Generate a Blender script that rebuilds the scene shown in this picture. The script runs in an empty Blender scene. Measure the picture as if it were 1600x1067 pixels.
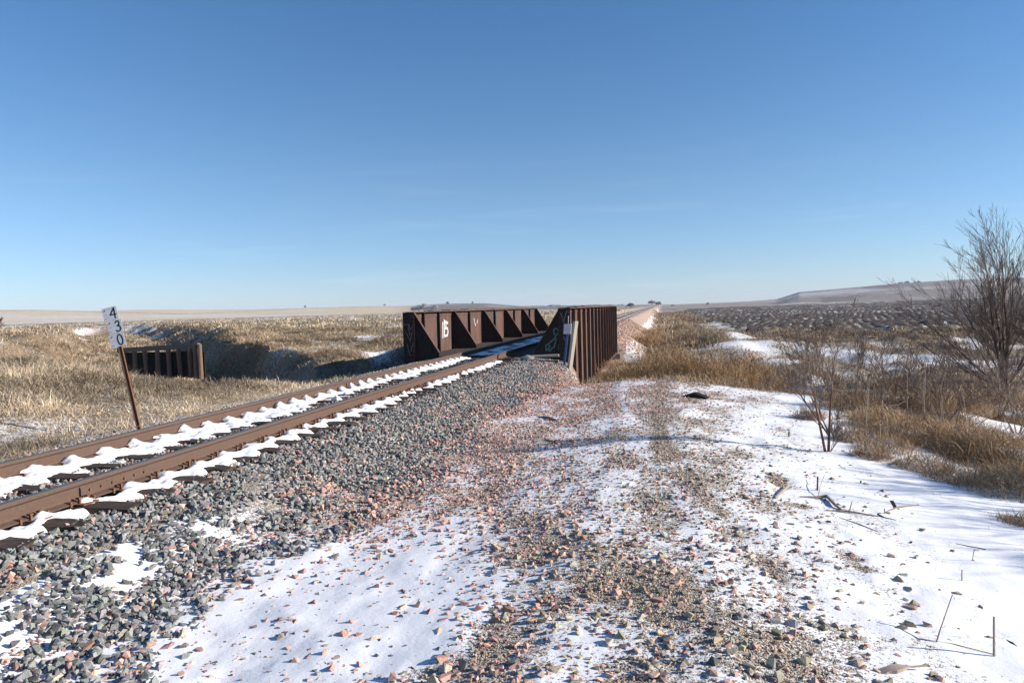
import bpy, bmesh, math, random
import numpy as np
from mathutils import Vector
R = math.radians
random.seed(4)
RNG = np.random.default_rng(11)
scn = bpy.context.scene
COL = scn.collection

# ------------------------------------------------------------------ camera
YAW, PITCH, ROLL, CAMZ, FPX = R(11.52), R(2.55), R(1.6), 1.435, 1150.0
fwd = Vector((-math.sin(YAW)*math.cos(PITCH), math.cos(YAW)*math.cos(PITCH), -math.sin(PITCH)))
r0 = Vector((math.cos(YAW), math.sin(YAW), 0)); u0 = r0.cross(fwd)
rr = r0*math.cos(ROLL)-u0*math.sin(ROLL); uu = u0*math.cos(ROLL)+r0*math.sin(ROLL)
cam = bpy.data.objects.new("camera", bpy.data.cameras.new("camera")); COL.objects.link(cam)
from mathutils import Matrix
mw = Matrix((rr, uu, -fwd)).transposed().to_4x4(); mw.translation = Vector((0, 0, CAMZ))
cam.matrix_world = mw
cam.data.sensor_width = 36; cam.data.lens = 36*FPX/1600
cam.data.clip_start = 0.05; cam.data.clip_end = 12000
scn.camera = cam

# ------------------------------------------------------------------ sun, sky, exposure
SUN_EL, SUN_AZ = R(21.5), R(6)             # azimuth from +X towards +Y
sd = Vector((math.cos(SUN_EL)*math.cos(SUN_AZ), math.cos(SUN_EL)*math.sin(SUN_AZ), math.sin(SUN_EL)))
sun = bpy.data.objects.new("sun", bpy.data.lights.new("sun", 'SUN')); COL.objects.link(sun)
sun.rotation_euler = sd.to_track_quat('Z', 'Y').to_euler()
sun.data.energy = 5.0; sun.data.angle = R(0.5); sun.data.color = (1.0, 0.93, 0.85)
world = bpy.data.worlds.new("World"); scn.world = world; world.use_nodes = True
wn = world.node_tree; wn.nodes.clear()
sky = wn.nodes.new('ShaderNodeTexSky'); sky.sky_type = 'NISHITA'; sky.sun_disc = False
sky.sun_elevation = SUN_EL; sky.sun_rotation = math.pi/2-SUN_AZ
sky.altitude = 300; sky.air_density = 1.0; sky.dust_density = 0.0; sky.ozone_density = 4.0
bg = wn.nodes.new('ShaderNodeBackground'); bg.inputs[1].default_value = 0.085
wo = wn.nodes.new('ShaderNodeOutputWorld')
tcw = wn.nodes.new('ShaderNodeTexCoord'); sxyz = wn.nodes.new('ShaderNodeSeparateXYZ'); rmp = wn.nodes.new('ShaderNodeValToRGB')
wn.links.new(tcw.outputs['Generated'], sxyz.inputs[0]); wn.links.new(sxyz.outputs[2], rmp.inputs[0])
SKYR = [(0.0, (.72, .86, 1.22)), (.06, (.77, .87, 1.09)), (.16, (.80, .90, 1.0)), (.36, (.64, .88, 1.02)), (.8, (.56, .86, 1.08))]
while len(rmp.color_ramp.elements) < len(SKYR): rmp.color_ramp.elements.new(.5)
for el, (ps, cl) in zip(rmp.color_ramp.elements, SKYR): el.position = ps; el.color = cl+(1,)
mxw = wn.nodes.new('ShaderNodeMix'); mxw.data_type = 'RGBA'; mxw.blend_type = 'MULTIPLY'; mxw.inputs[0].default_value = 1
wn.links.new(sky.outputs[0], mxw.inputs[6]); wn.links.new(rmp.outputs[0], mxw.inputs[7]); # a few faint wisps of cirrus low in the sky
mpw = wn.nodes.new('ShaderNodeMapping'); mpw.inputs['Scale'].default_value = (3, 3, 34); mpw.inputs['Rotation'].default_value = (0.03, 0.02, 0); wn.links.new(tcw.outputs['Generated'], mpw.inputs[0])
nzw = wn.nodes.new('ShaderNodeTexNoise'); nzw.inputs['Scale'].default_value = 1.3; nzw.inputs['Detail'].default_value = 7; nzw.inputs['Distortion'].default_value = .5; wn.links.new(mpw.outputs[0], nzw.inputs['Vector'])
rcw = wn.nodes.new('ShaderNodeValToRGB'); rcw.color_ramp.elements[0].position = .56; rcw.color_ramp.elements[1].position = .78; rcw.color_ramp.elements[1].color = (.16, .16, .16, 1); wn.links.new(nzw.outputs['Fac'], rcw.inputs[0])
hgw = wn.nodes.new('ShaderNodeValToRGB'); hgw.color_ramp.elements[0].position = .0; hgw.color_ramp.elements[1].position = .22; hgw.color_ramp.elements[0].color = (1, 1, 1, 1); hgw.color_ramp.elements[1].color = (0, 0, 0, 1); wn.links.new(sxyz.outputs[2], hgw.inputs[0])
mlw = wn.nodes.new('ShaderNodeMath'); mlw.operation = 'MULTIPLY'; wn.links.new(rcw.outputs[0], mlw.inputs[0]); wn.links.new(hgw.outputs[0], mlw.inputs[1])
mcw = wn.nodes.new('ShaderNodeMix'); mcw.data_type = 'RGBA'; mcw.inputs[7].default_value = (7.5, 8.0, 8.6, 1); wn.links.new(mlw.outputs[0], mcw.inputs[0]); wn.links.new(mxw.outputs[2], mcw.inputs[6])
wn.links.new(mcw.outputs[2], bg.inputs[0]); wn.links.new(bg.outputs[0], wo.inputs[0])
scn.view_settings.view_transform = 'Standard'; scn.view_settings.look = 'None'
scn.view_settings.exposure = 0.72; scn.view_settings.gamma = 1

# ------------------------------------------------------------------ helpers
def hsh(ix, iy, s):
    h = (ix.astype(np.int64)*374761393 + iy.astype(np.int64)*668265263 + s*1442695041) & 0x7fffffff
    h = ((h ^ (h >> 13))*1274126177) & 0x7fffffff
    h = h ^ (h >> 16)
    return (h & 0xffffff)/float(0xffffff)
def vn(x, y, s=0):
    x = np.asarray(x, float); y = np.asarray(y, float)
    ix = np.floor(x); iy = np.floor(y); fx = x-ix; fy = y-iy
    fx = fx*fx*(3-2*fx); fy = fy*fy*(3-2*fy)
    a = hsh(ix, iy, s); b = hsh(ix+1, iy, s); c = hsh(ix, iy+1, s); d = hsh(ix+1, iy+1, s)
    return (a*(1-fx)+b*fx)*(1-fy)+(c*(1-fx)+d*fx)*fy
def fbm(x, y, s=0, o=4):
    t = 0; a = .5; n = 0
    for k in range(o):
        t = t+a*vn(x*2**k+17*k, y*2**k-9*k, s+k); n += a; a *= .5
    return t/n
def ss(a, b, x):
    t = np.clip((x-a)/(b-a), 0, 1); return t*t*(3-2*t)
def interp(x, xs, ys): return np.interp(x, xs, ys)

def np_mesh(name, co, tris, colr=None, smooth=False):
    me = bpy.data.meshes.new(name)
    co = np.asarray(co, np.float32); tris = np.asarray(tris, np.int32); k = tris.shape[1]
    me.vertices.add(len(co)); me.vertices.foreach_set('co', co.ravel())
    me.loops.add(tris.size); me.loops.foreach_set('vertex_index', tris.ravel())
    me.polygons.add(len(tris)); me.polygons.foreach_set('loop_start', np.arange(0, tris.size, k, dtype=np.int32))
    me.polygons.foreach_set('loop_total', np.full(len(tris), k, np.int32))
    me.polygons.foreach_set('use_smooth', np.full(len(tris), smooth, bool))
    if colr is not None:
        c = np.ones((len(co), 4), np.float32); c[:, :colr.shape[1]] = colr
        at = me.color_attributes.new('Col', 'FLOAT_COLOR', 'POINT'); at.data.foreach_set('color', c.ravel())
    me.update(calc_edges=True); me.validate()
    return me
def link(name, me, mat=None, parent=None):
    o = bpy.data.objects.new(name, me); COL.objects.link(o)
    if mat and not me.materials: me.materials.append(mat)
    if parent: o.parent = parent
    return o
def tag(o, label=None, cat=None, group=None, kind=None):
    if label: o['label'] = label
    if cat: o['category'] = cat
    if group: o['group'] = group
    if kind: o['kind'] = kind
    return o
def thing(name, loc, label, cat, group=None, rz=0):
    o = bpy.data.objects.new(name, None); COL.objects.link(o); o.empty_display_size = .2
    o.location = loc; o.rotation_euler = (0, 0, rz)
    return tag(o, label, cat, group)

class MB:
    def __init__(s): s.v = []; s.f = []
    def box(s, x0, x1, y0, y1, z0, z1):
        b = len(s.v)
        s.v += [(x0,y0,z0),(x1,y0,z0),(x1,y1,z0),(x0,y1,z0),(x0,y0,z1),(x1,y0,z1),(x1,y1,z1),(x0,y1,z1)]
        s.f += [tuple(b+i for i in q) for q in ((0,3,2,1),(4,5,6,7),(0,1,5,4),(1,2,6,5),(2,3,7,6),(3,0,4,7))]
        return s
    def prism(s, prof, p0, p1, au, av):       # profile (u,v) swept from p0 to p1
        b = len(s.v); n = len(prof); p0 = Vector(p0); p1 = Vector(p1); au = Vector(au); av = Vector(av)
        for p in (p0, p1):
            for u, v in prof: s.v.append(tuple(p+au*u+av*v))
        for i in range(n): s.f.append((b+i, b+(i+1) % n, b+n+(i+1) % n, b+n+i))
        s.f.append(tuple(b+i for i in reversed(range(n)))); s.f.append(tuple(b+n+i for i in range(n)))
        return s
    def tube(s, pts, rad, n=6, cap=True, jag=0):
        b = len(s.v); pts = [Vector(p) for p in pts]; m = len(pts)
        for i, p in enumerate(pts):
            d = (pts[min(i+1, m-1)]-pts[max(i-1, 0)]).normalized()
            a = Vector((0, 0, 1)) if abs(d.z) < .9 else Vector((1, 0, 0))
            u = d.cross(a).normalized(); w = d.cross(u)
            r = rad[i] if hasattr(rad, '__len__') else rad
            for k in range(n):
                t = 2*math.pi*k/n; q = r*(1+jag*(random.random()-.5))
                s.v.append(tuple(p+u*math.cos(t)*q+w*math.sin(t)*q))
        for i in range(m-1):
            for k in range(n):
                s.f.append((b+i*n+k, b+i*n+(k+1) % n, b+(i+1)*n+(k+1) % n, b+(i+1)*n+k))
        if cap:
            s.f.append(tuple(b+k for k in reversed(range(n)))); s.f.append(tuple(b+(m-1)*n+k for k in range(n)))
        return s
    def build(s, name, mat, parent=None, smooth=False, bevel=0):
        me = bpy.data.meshes.new(name); me.from_pydata(s.v, [], s.f); me.update()
        bm = bmesh.new(); bm.from_mesh(me); bmesh.ops.recalc_face_normals(bm, faces=bm.faces)
        if bevel: bmesh.ops.bevel(bm, geom=[e for e in bm.edges], offset=bevel, segments=1, affect='EDGES')
        bm.to_mesh(me); bm.free()
        if smooth: me.polygons.foreach_set('use_smooth', [True]*len(me.polygons))
        return link(name, me, mat, parent)

# ------------------------------------------------------------------ materials
class NT:
    def __init__(s, name):
        s.m = bpy.data.materials.new(name); s.m.use_nodes = True; s.t = s.m.node_tree; s.t.nodes.clear()
        s.o = s.n('ShaderNodeOutputMaterial'); s.p = s.n('ShaderNodeBsdfPrincipled')
        s.l(s.p.outputs[0], s.o.inputs[0]); s.tc = s.n('ShaderNodeTexCoord')
        s.p.inputs['Specular IOR Level'].default_value = .25
    def n(s, t, **k):
        x = s.t.nodes.new(t)
        for a, b in k.items(): setattr(x, a, b)
        return x
    def l(s, a, b): s.t.links.new(a, b)
    def inp(s, sock, v):
        if hasattr(v, 'is_output') or isinstance(v, bpy.types.NodeSocket): s.l(v, sock)
        else: sock.default_value = v if not (isinstance(v, tuple) and len(v) == 3 and len(sock.default_value) == 4) else v+(1,)
    def noise(s, scale, detail=4, rough=.55, vec=None, stretch=None, dist=0):
        x = s.n('ShaderNodeTexNoise'); x.inputs['Scale'].default_value = scale; x.inputs['Detail'].default_value = detail
        x.inputs['Roughness'].default_value = rough; x.inputs['Distortion'].default_value = dist
        v = vec or s.tc.outputs['Object']
        if stretch:
            mp = s.n('ShaderNodeMapping'); mp.inputs['Scale'].default_value = stretch; s.l(v, mp.inputs[0]); v = mp.outputs[0]
        s.l(v, x.inputs['Vector']); return x.outputs['Fac']
    def vor(s, scale, out='Color', rnd=1, stretch=None, feature='F1'):
        x = s.n('ShaderNodeTexVoronoi'); x.feature = feature; x.inputs['Scale'].default_value = scale
        v = s.tc.outputs['Object']
        if stretch:
            mp = s.n('ShaderNodeMapping'); mp.inputs['Scale'].default_value = stretch; s.l(v, mp.inputs[0]); v = mp.outputs[0]
        s.l(v, x.inputs['Vector']); return x.outputs[out]
    def math(s, op, a, b=0, c=0, clamp=False):
        x = s.n('ShaderNodeMath', operation=op, use_clamp=clamp)
        for i, v in enumerate((a, b, c)):
            s.inp(x.inputs[i], v)
        return x.outputs[0]
    def ramp(s, f, stops, interp='LINEAR'):
        x = s.n('ShaderNodeValToRGB'); x.color_ramp.interpolation = interp; e = x.color_ramp.elements
        while len(e) < len(stops): e.new(.5)
        for i, (p, c) in enumerate(stops):
            e[i].position = p; e[i].color = (c, c, c, 1) if not isinstance(c, tuple) else c+(1,)
        s.l(f, x.inputs[0]); return x.outputs[0]
    def mix(s, f, a, b, mode='MIX'):
        x = s.n('ShaderNodeMix', data_type='RGBA', blend_type=mode)
        s.inp(x.inputs[0], f); s.inp(x.inputs[6], a); s.inp(x.inputs[7], b); return x.outputs[2]
    def attr(s, name='Col'):
        x = s.n('ShaderNodeAttribute', attribute_name=name); return x
    def sep(s, c):
        x = s.n('ShaderNodeSeparateColor'); s.l(c, x.inputs[0]); return x.outputs
    def bump(s, h, strength=.5, dist=.02, normal=None):
        x = s.n('ShaderNodeBump'); x.inputs['Strength'].default_value = strength; x.inputs['Distance'].default_value = dist
        s.l(h, x.inputs['Height'])
        if normal: s.l(normal, x.inputs['Normal'])
        s.l(x.outputs[0], s.p.inputs['Normal']); return x.outputs[0]
    def col(s, c): s.inp(s.p.inputs['Base Color'], c)
    def rough(s, r): s.inp(s.p.inputs['Roughness'], r)

SNOWC = (.82, .815, .81)
def m_simple(name, c1, c2, scale=20, rough=.8, bump=.4, bd=.004, stretch=None, metal=0):
    t = NT(name); n = t.noise(scale, 6, .65, stretch=stretch); f = t.ramp(n, [(.3, 0.), (.7, 1.)])
    t.col(t.mix(f, c1, c2)); t.rough(rough); t.bump(n, bump, bd); t.p.inputs['Metallic'].default_value = metal
    return t.m
# rust painted steel of the bridge: reds, browns and grey streaks running down
t = NT('rusty_steel')
a = t.noise(1.3, 5, .6, stretch=(1, 1, .35)); b = t.noise(9, 6, .7, stretch=(1, 1, .18)); c = t.noise(60, 4, .6)
k = t.mix(t.ramp(a, [(.38, 0.), (.6, 1.)]), (.066, .047, .040), (.135, .058, .036))
k = t.mix(t.ramp(b, [(.48, 0.), (.68, .8)]), k, (.135, .11, .098))
k = t.mix(t.ramp(t.noise(2.6, 6, .75, stretch=(1, 1, .22)), [(.52, 0.), (.60, .75)]), k, (.045, .035, .032))
k = t.mix(t.ramp(t.noise(5, 5, .7, stretch=(1, 1, .15), dist=.6), [(.58, 0.), (.66, .7)]), k, (.20, .10, .055))
k = t.mix(t.ramp(c, [(.4, 0.), (.75, .5)]), k, (.06, .04, .035))
t.col(k); t.rough(.8); t.bump(c, .3, .004); M_STEEL = t.m
M_STEELD = m_simple('dark_steel_with_shade', (.016, .012, .011), (.045, .030, .025), 12, .8, .3, .004, (1, 1, .3))  # near-black tone paints shade on unlit bridge faces; also dark scrap and a mark
# rail sides: brown even rust, polished head
t = NT('rail_rust'); n = t.noise(30, 5, .6); n2 = t.noise(2, 5, .6, stretch=(1, .3, 1))
k = t.mix(t.ramp(n, [(.3, 0.), (.75, 1.)]), (.088, .055, .040), (.125, .076, .052))
k = t.mix(t.ramp(n2, [(.45, 0.), (.7, .5)]), k, (.11, .075, .06))
geo = t.n('ShaderNodeSeparateXYZ'); t.l(t.tc.outputs['Object'], geo.inputs[0])
top = t.math('GREATER_THAN', geo.outputs[2], -.012)
t.col(t.mix(top, k, (.10, .085, .075))); t.rough(t.math('MULTIPLY_ADD', top, -.35, .8)); t.bump(n, .25, .002); M_RAIL = t.m
M_FAST = m_simple('fastening_rust', (.10, .05, .03), (.22, .10, .05), 60, .85, .3)
M_TIE = m_simple('creosote_timber', (.022, .016, .013), (.10, .07, .055), 14, .85, .8, .01, (1, 12, 6))
t = NT('weathered_timber'); n = t.noise(9, 6, .7, stretch=(1.5, 6, 6)); w = t.noise(30, 4)
t.col(t.mix(t.ramp(n, [(.35, 0.), (.7, 1.)]), (.10, .08, .065), (.24, .20, .16))); t.rough(.9); t.bump(n, .7, .01); M_TIMB = t.m
M_PILE = m_simple('pile_timber', (.10, .055, .035), (.26, .17, .12), 10, .9, .8, .012, (8, 8, .8))
M_POSTW = m_simple('pale_post_timber', (.38, .33, .25), (.54, .48, .38), 16, .8, .5, .004, (6, 6, .6))
M_CONC = m_simple('concrete', (.20, .18, .15), (.30, .27, .22), 6, .9, .5, .01)
M_BLUE = m_simple('blue_paint', (.05, .10, .25), (.09, .15, .32), 20, .55, .2)
M_SIGN = m_simple('sign_white', (.52, .53, .55), (.62, .63, .65), 9, .5, .1)
M_GLOSS = m_simple('galvanised_plate', (.42, .47, .55), (.6, .64, .7), 9, .3, .1, metal=.3)
M_BLACK = m_simple('black_lettering', (.012, .012, .014), (.02, .02, .022), 20, .6, .05)
M_MARK = m_simple('white_spray_paint', (.55, .55, .52), (.75, .75, .72), 20, .7, .1)
M_TEAL = m_simple('teal_spray_paint', (.06, .16, .14), (.12, .24, .21), 20, .7, .1)
M_FAINT = m_simple('faint_pale_scratch', (.12, .10, .09), (.28, .25, .22), 30, .8, .1)
M_BARK = m_simple('dark_bark', (.05, .035, .028), (.13, .09, .07), 30, .9, .6, .01, (1, 1, .3))
M_TWIG = m_simple('twig_bark', (.10, .065, .048), (.20, .14, .105), 8, .9, .3)
M_REDBARK = m_simple('reddish_sapling_bark', (.11, .045, .03), (.19, .085, .06), 30, .85, .3)
M_STICK = m_simple('grey_dead_wood', (.20, .16, .13), (.36, .30, .24), 30, .9, .6, .004, (1, 1, .5))
M_SLAB = m_simple('pale_wood_slab', (.33, .25, .19), (.46, .37, .29), 14, .9, .5, .006, (.4, 5, 1))
# foliage-like things coloured per blade
def m_attr(name, rough=.9, spec=.1, var=.25, scale=150):
    t = NT(name); a = t.attr(); n = t.noise(scale, 3)
    t.col(t.mix(var, a.outputs[0], t.mix(1.0, a.outputs[0], t.ramp(n, [(.3, (.55, .55, .55)), (.7, (1.5, 1.5, 1.5))]), 'MULTIPLY')))
    t.rough(rough); t.p.inputs['Specular IOR Level'].default_value = spec; return t
M_GRASS = m_attr('dry_grass').m
tt = m_attr('crushed_stone', .85, .2, .85, 170); nb = tt.noise(60, 5, .7); tt.bump(nb, .5, .004); M_STONE = tt.m
tt = NT('snow'); n1 = tt.noise(5, 5, .5); n2 = tt.noise(45, 4, .6); tt.col(SNOWC); tt.rough(.55)
bb = tt.bump(n1, .5, .04); tt.bump(n2, .25, .006, bb); M_SNOW = tt.m

# ------------------------------------------------------------------ terrain
XC = -5.925                     # track centre line
BY0, BY1 = 24.5, 50.7           # bridge
CREEK = [(-110,130,10),(-75,92,9),(-48,60,8.5),(-33,37.5,8),(-23,29.5,7.5),(-14.5,20.5,5.4),(-10,24,5.6),(-6,33,9),(-1.5,29.5,6.5),
         (1.5,25.5,6.5),(6,26.5,6.5),(12,31,6),(24,40,6),(45,60,6)]
def creek_d(x, y):
    best = np.full(np.shape(x), 1e9)
    for (x0,y0,w0),(x1,y1,w1) in zip(CREEK[:-1], CREEK[1:]):
        dx, dy = x1-x0, y1-y0; L = dx*dx+dy*dy
        t = np.clip(((x-x0)*dx+(y-y0)*dy)/L, 0, 1)
        d = np.hypot(x-x0-t*dx, y-y0-t*dy)/(w0+(w1-w0)*t)
        best = np.minimum(best, d)
    return best
def azim(x, y): return np.degrees(np.arctan2(x, y))+11.52          # right of the view axis
def terrain(x, y, fine=True):
    x = np.asarray(x, float); y = np.asarray(y, float); r = np.hypot(x, y)
    zroad = interp(x, [-4.4,-3.6,-2.6,-1.5,-.6,.3,1.5,4,8,14,25,60], [-.34,-.44,-.47,-.42,-.33,-.33,-.46,-.72,-1.15,-1.7,-2.0,-2.3])
    zr = zroad+(-2.3-zroad)*ss(17, 30, y+.35*np.clip(x, 0, 30))
    hum = (fbm(x/4.5, y/4.5, 5, 3)-.5)
    zr = zr + hum*1.0*ss(2.5, 7, x)*ss(9, 22, r) + hum*.8*ss(26, 40, y)*ss(-3, 2, x)*(1-ss(90, 130, y))
    mound = .95*np.exp(-(((x-5.5)/5)**2+((y-62)/12)**2)); zr = zr+mound
    rl = np.hypot(x, y)
    zl = interp(x, [-400,-60,-30,-20,-14,-10.5,-9.2,-8.3,-7.8], [.2,.15,.12,.10,-.05,-.28,-.42,-.36,-.28])
    far = ss(22, 27, y-.15*(x+12))
    zl2 = interp(rl, [24,32,45,62,95,400], [-1.0,-.75,-.35,.0,.32,.25])
    zl = zl+(zl2-zl)*far*ss(-8.3, -9.6, x)
    zl = zl+(hum*.55+(fbm(x/1.7, y/1.7, 6, 3)-.5)*.5)*ss(-9.3, -13, x)
    zl = zl+.55*np.exp(-((x+18)/6.5)**2-((y-14)/6.0)**2)*ss(-10, -14, x)
    side = ss(-4, -7.5, x)
    z = zr*(1-side)+zl*side
    # creek ravine
    d = creek_d(x, y)+(fbm(x/3, y/3, 9, 3)-.5)*.35
    floor = interp(x, [-60,-30,-16,-6,-3,0,6,45], [-1.9,-2.5,-2.6,-3.2,-2.5,-1.95,-1.95,-2.5])
    k = 1-ss(.45+.27*ss(-4, -9, x)*ss(-46, -36, x), 1.0, d)
    z = z+(np.minimum(floor, z)-z)*k
    # track bed
    ax = np.abs(x-XC); bed = interp(ax, [0,1.35,1.9,2.6,2.95], [-.25,-.25,-.30,-.42,-.47])
    bed2 = interp(ax, [0,1.3,1.9,5.5], [-.25,-.25,-.30,-2.6])
    onb = ss(BY0-.2, BY0-.35, y); ony = ss(BY1+.2, BY1+.8, y)
    bk = 1-ss(1.9, 2.9, ax)
    heap = ss(14, 20, y)
    bed = bed+(interp(ax, [0,1.35,1.9,2.6,3.0,3.5], [-.25,-.25,-.26,-.36,-.48,-.66])-bed)*heap
    bk = bk+((1-ss(2.9, 3.9, ax))-bk)*heap
    z = np.where(y < 30, z+(bed-z)*bk*onb, z)
    z = z+.55*np.exp(-(((x+26.2)/1.5)**2+((y-36.6)/1.3)**2))
    z = np.where(y > 40, np.where(ax < 5.5, z+(np.maximum(bed2, z)-z)*ony, z), z)
    # low field hills far off
    az = azim(x, y)
    px = 800+1150*np.tan(np.radians(np.clip(az, -70, 70)))
    H = interp(px, [-900,-100,0,60,150,240,330,400,480,560,640,700,760,830,900,1000,1080,1180,1215,1250,1300,1400,1500,1600,1800,2600],
                   [16,17,17,16,13,13,11,10,10,10.5,9.5,11,10,3,2,1.5,2,4.5,6,15,17,22,24,24,25,20])
    z = z+H*1.12*ss(560, 1250, r)*interp(r, [1200,2200,4000], [1,1.0,1.25])
    if fine: z = z+(fbm(x*2.2, y*2.2, 2, 3)-.5)*.05*ss(-4.3,-3,x)+(fbm(x*1.2, y*1.2, 3, 4)-.5)*.14*ss(-8.6,-10.5,x)
    return z
def T(x, y): return float(terrain(np.array([x]), np.array([y]))[0])

def masks(x, y):
    """R snow cover, G gravel (else soil and litter), B pink tint"""
    r = np.hypot(x, y)
    road = (x > -4.6) & (y < 24)
    wob = (fbm(x*1.1, y*.7, 31, 3)-.5)*.9
    xs = x+wob
    near = interp(xs, [-4.6,-3.3,-3.0,-2.7,-1.75,-1.35,-.9,-.2,.45,.9,1.35,1.9,3], [.86,.86,.92,.98,.90,.56,.50,.50,.54,.68,.84,.92,.97])
    mid = interp(xs, [-4.6,-2.7,-1.8,-.8,0,.6,1.1,2.0,3,3.5], [.35,.48,.56,.50,.52,.52,.68,.84,.93,1.0])
    c = near+(mid-near)*ss(4.9, 6.6, y)
    c = np.where(y > 10, c+(interp(xs, [-4.6,-2,0,3,4], [.25,.50,.50,.60,.85])-c)*ss(10, 15, y), c)
    c = c+(fbm(x*2.2, y*1.3, 33, 4)-.5)*.85*ss(-3.4,-2.2,x)*(1-ss(1.5,2.6,x))
    tx = interp(y, [3,5.3,6.6,9.3,12,16], [.75,.40,.12,-.29,-.57,-.9])
    c = c+.20*np.exp(-((x-tx)/.16)**2)*ss(4.2,5.2,y)-.30*np.exp(-((x-tx-.30)/.10)**2)*ss(4.2,5.2,y)*(1-ss(9,11,y))*ss(.38,.58,fbm(x*3,y*1.8,35,3))
    c = c-.6*np.exp(-((x-tx-.95-.1*(y-5))/.12)**2)*ss(4.6,5.4,y)*(1-ss(8.2,9.2,y))*ss(.40,.6,fbm(x*2.4,y*2.0,36,3))
    c = c-.3*np.exp(-((x+.05)/.13)**2)*ss(7.5,8.5,y)
    g = ((x < 2.4+wob)).astype(float)
    c = np.where(g < .5, np.maximum(c, .93), c)
    # brush land on the right
    edge = interp(y, [0,9,10.2,11.6,12,15,19], [4.3,3.95,3.6,3.35,2.6,2.9,3.1])
    br = ss(-.1, .35, x-edge+(fbm(x*1.3, y*1.3, 41, 3)-.5)*.9)
    cb = .36+(fbm(x*.8, y*.7, 43, 4)-.5)*1.5
    cb = np.minimum(cb, .72); c = c+(cb-c)*br
    g = g*(1-br)
    # beyond the road bank
    rv = ss(17.0, 19.0, y+.2*np.clip(x, 0, 30)+wob)
    cf = .30+(fbm(x*.30, y*.2, 45, 4)-.5)*1.25
    cf = np.minimum(cf, .60); c = c+(cf-c)*rv*(x > -4.5); g = g*(1-rv); c = c+.10*np.exp(-((x-5.5)/3.2)**2-((y-58)/13)**2)
    # left land
    L = ss(-8.9, -9.6, x+wob*.6)
    cl = .12+(fbm(x*.3, y*.3, 51, 4)-.5)*1.15
    cl2 = .40+(fbm(x*.35, y*.3, 53, 4)-.5)*1.1
    cl = cl+(cl2-cl)*ss(22, 28, y)
    c = np.where(x < XC, .42+L*(cl-.42), c)
    g = np.where(x < XC, 1-L, g)
    cd = creek_d(x, y); c = np.where((x < -8) & (x > -24), c+(.08-c)*(1-ss(.7, 1.15, cd))*.9, c); c = np.where((x < -24) & (y < 100), c-.32, c)
    # track bed beyond the bridge: ballast slope
    bb = (np.abs(x-XC) < 4.6) & (y > 48)
    c = np.where(bb, np.where(x > XC+3.4, .5, .12), c); g = np.where(bb, 1, g)
    c = np.where((np.abs(x-XC) < 1.8) & (y < 25), .2, c)
    c = np.where(r > 500, .3+(fbm(x*.004, y*.004, 61, 3)-.5)*1.2, c)
    p = ss(-3.4, -2.4, x+wob)*(1-ss(-1.8,-.4,x)); p = np.where(y > 12, np.maximum(p, ss(-3.8,-2.6,x)*.8), p)
    p = np.where(bb, .8, p); p = np.where(x < XC, .25, p)
    return np.clip(c, 0, 1.2), g, p

def fan(angs, rads):
    A, Rr = np.meshgrid(np.radians(angs), rads)
    X = Rr*np.sin(A); Y = Rr*np.cos(A); n, m = X.shape
    i = np.arange(n-1)[:, None]*m+np.arange(m-1)[None, :]
    q = np.stack([i, i+1, i+m+1, i+m], -1).reshape(-1, 4)[:, ::-1]
    return X.ravel(), Y.ravel(), q
c0 = -11.52
angs = np.concatenate([np.arange(c0-180, c0-44, 4), np.arange(c0-44, c0+44, .17), np.arange(c0+44, c0+180.1, 4)])
angs[-1] = angs[0]+360
rads = np.concatenate([[.02, .5, 1, 1.5, 2], np.geomspace(2.4, 560, 960)])
X, Y, Q = fan(angs, rads)
Z = terrain(X, Y)
cs, g, p = masks(X, Y)
Z = Z+np.clip(cs-.5, 0, .5)*.03*((X > -3.2) & (Y < 20))     # snow lies on top
me = np_mesh('ground', np.stack([X, Y, Z], 1), Q, np.stack([cs, g, p], 1), True)

t = NT('winter_ground'); at = t.attr(); S = t.sep(at.outputs[0])
n1 = t.noise(7, 6, .62); n2 = t.noise(38, 5, .65); n3 = t.noise(1.1, 4, .6)
e = t.math('ADD', S[0], t.math('MULTIPLY', t.math('SUBTRACT', n1, .5), 1.0))
n9 = t.noise(110, 3, .6)
e = t.math('ADD', e, t.math('MULTIPLY', t.math('SUBTRACT', n2, .5), 1.5)); e = t.math('ADD', e, t.math('MULTIPLY', t.math('SUBTRACT', n9, .5), .9))
snow = t.ramp(e, [(.44, 0.), (.60, 1.)])
v = t.vor(75, 'Color'); vs = t.sep(v); vd = t.vor(75, 'Distance')
peb = t.ramp(vs[0], [(0, (.20, .155, .11)), (.35, (.33, .26, .175)), (.6, (.45, .37, .26)), (.85, (.56, .50, .41)), (1, (.26, .13, .09))])
peb = t.mix(t.math('MULTIPLY', S[2], t.ramp(vs[1], [(.25, 0.), (.5, .85)])), peb, (.42, .25, .19))
soil = t.mix(t.ramp(n1, [(.35, 0.), (.65, 1.)]), (.10, .075, .05), (.30, .225, .15))
soil = t.mix(t.ramp(n3, [(.4, 0.), (.62, .6)]), soil, (.27, .19, .11))
base = t.mix(S[1], soil, peb)
t.col(t.mix(snow, base, SNOWC)); t.rough(.75)
hb = t.math('ADD', t.math('MULTIPLY', t.math('SUBTRACT', .35, vd), t.math('MULTIPLY', t.math('SUBTRACT', 1.0, snow), S[1])), t.math('MULTIPLY', snow, .35))
hb = t.math('ADD', hb, t.math('MULTIPLY', n2, t.math('MULTIPLY_ADD', snow, -.3, .4)))
b1 = t.bump(hb, .8, .018)
b2 = t.bump(n1, .14, .03, b1); t.bump(t.noise(16, 5, .7), .22, .012, b2)
M_GROUND = t.m
g_o = link('ground', me, M_GROUND); tag(g_o, 'snow dusted gravel road shoulder and rough grassland around the railway', kind='structure')

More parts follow.
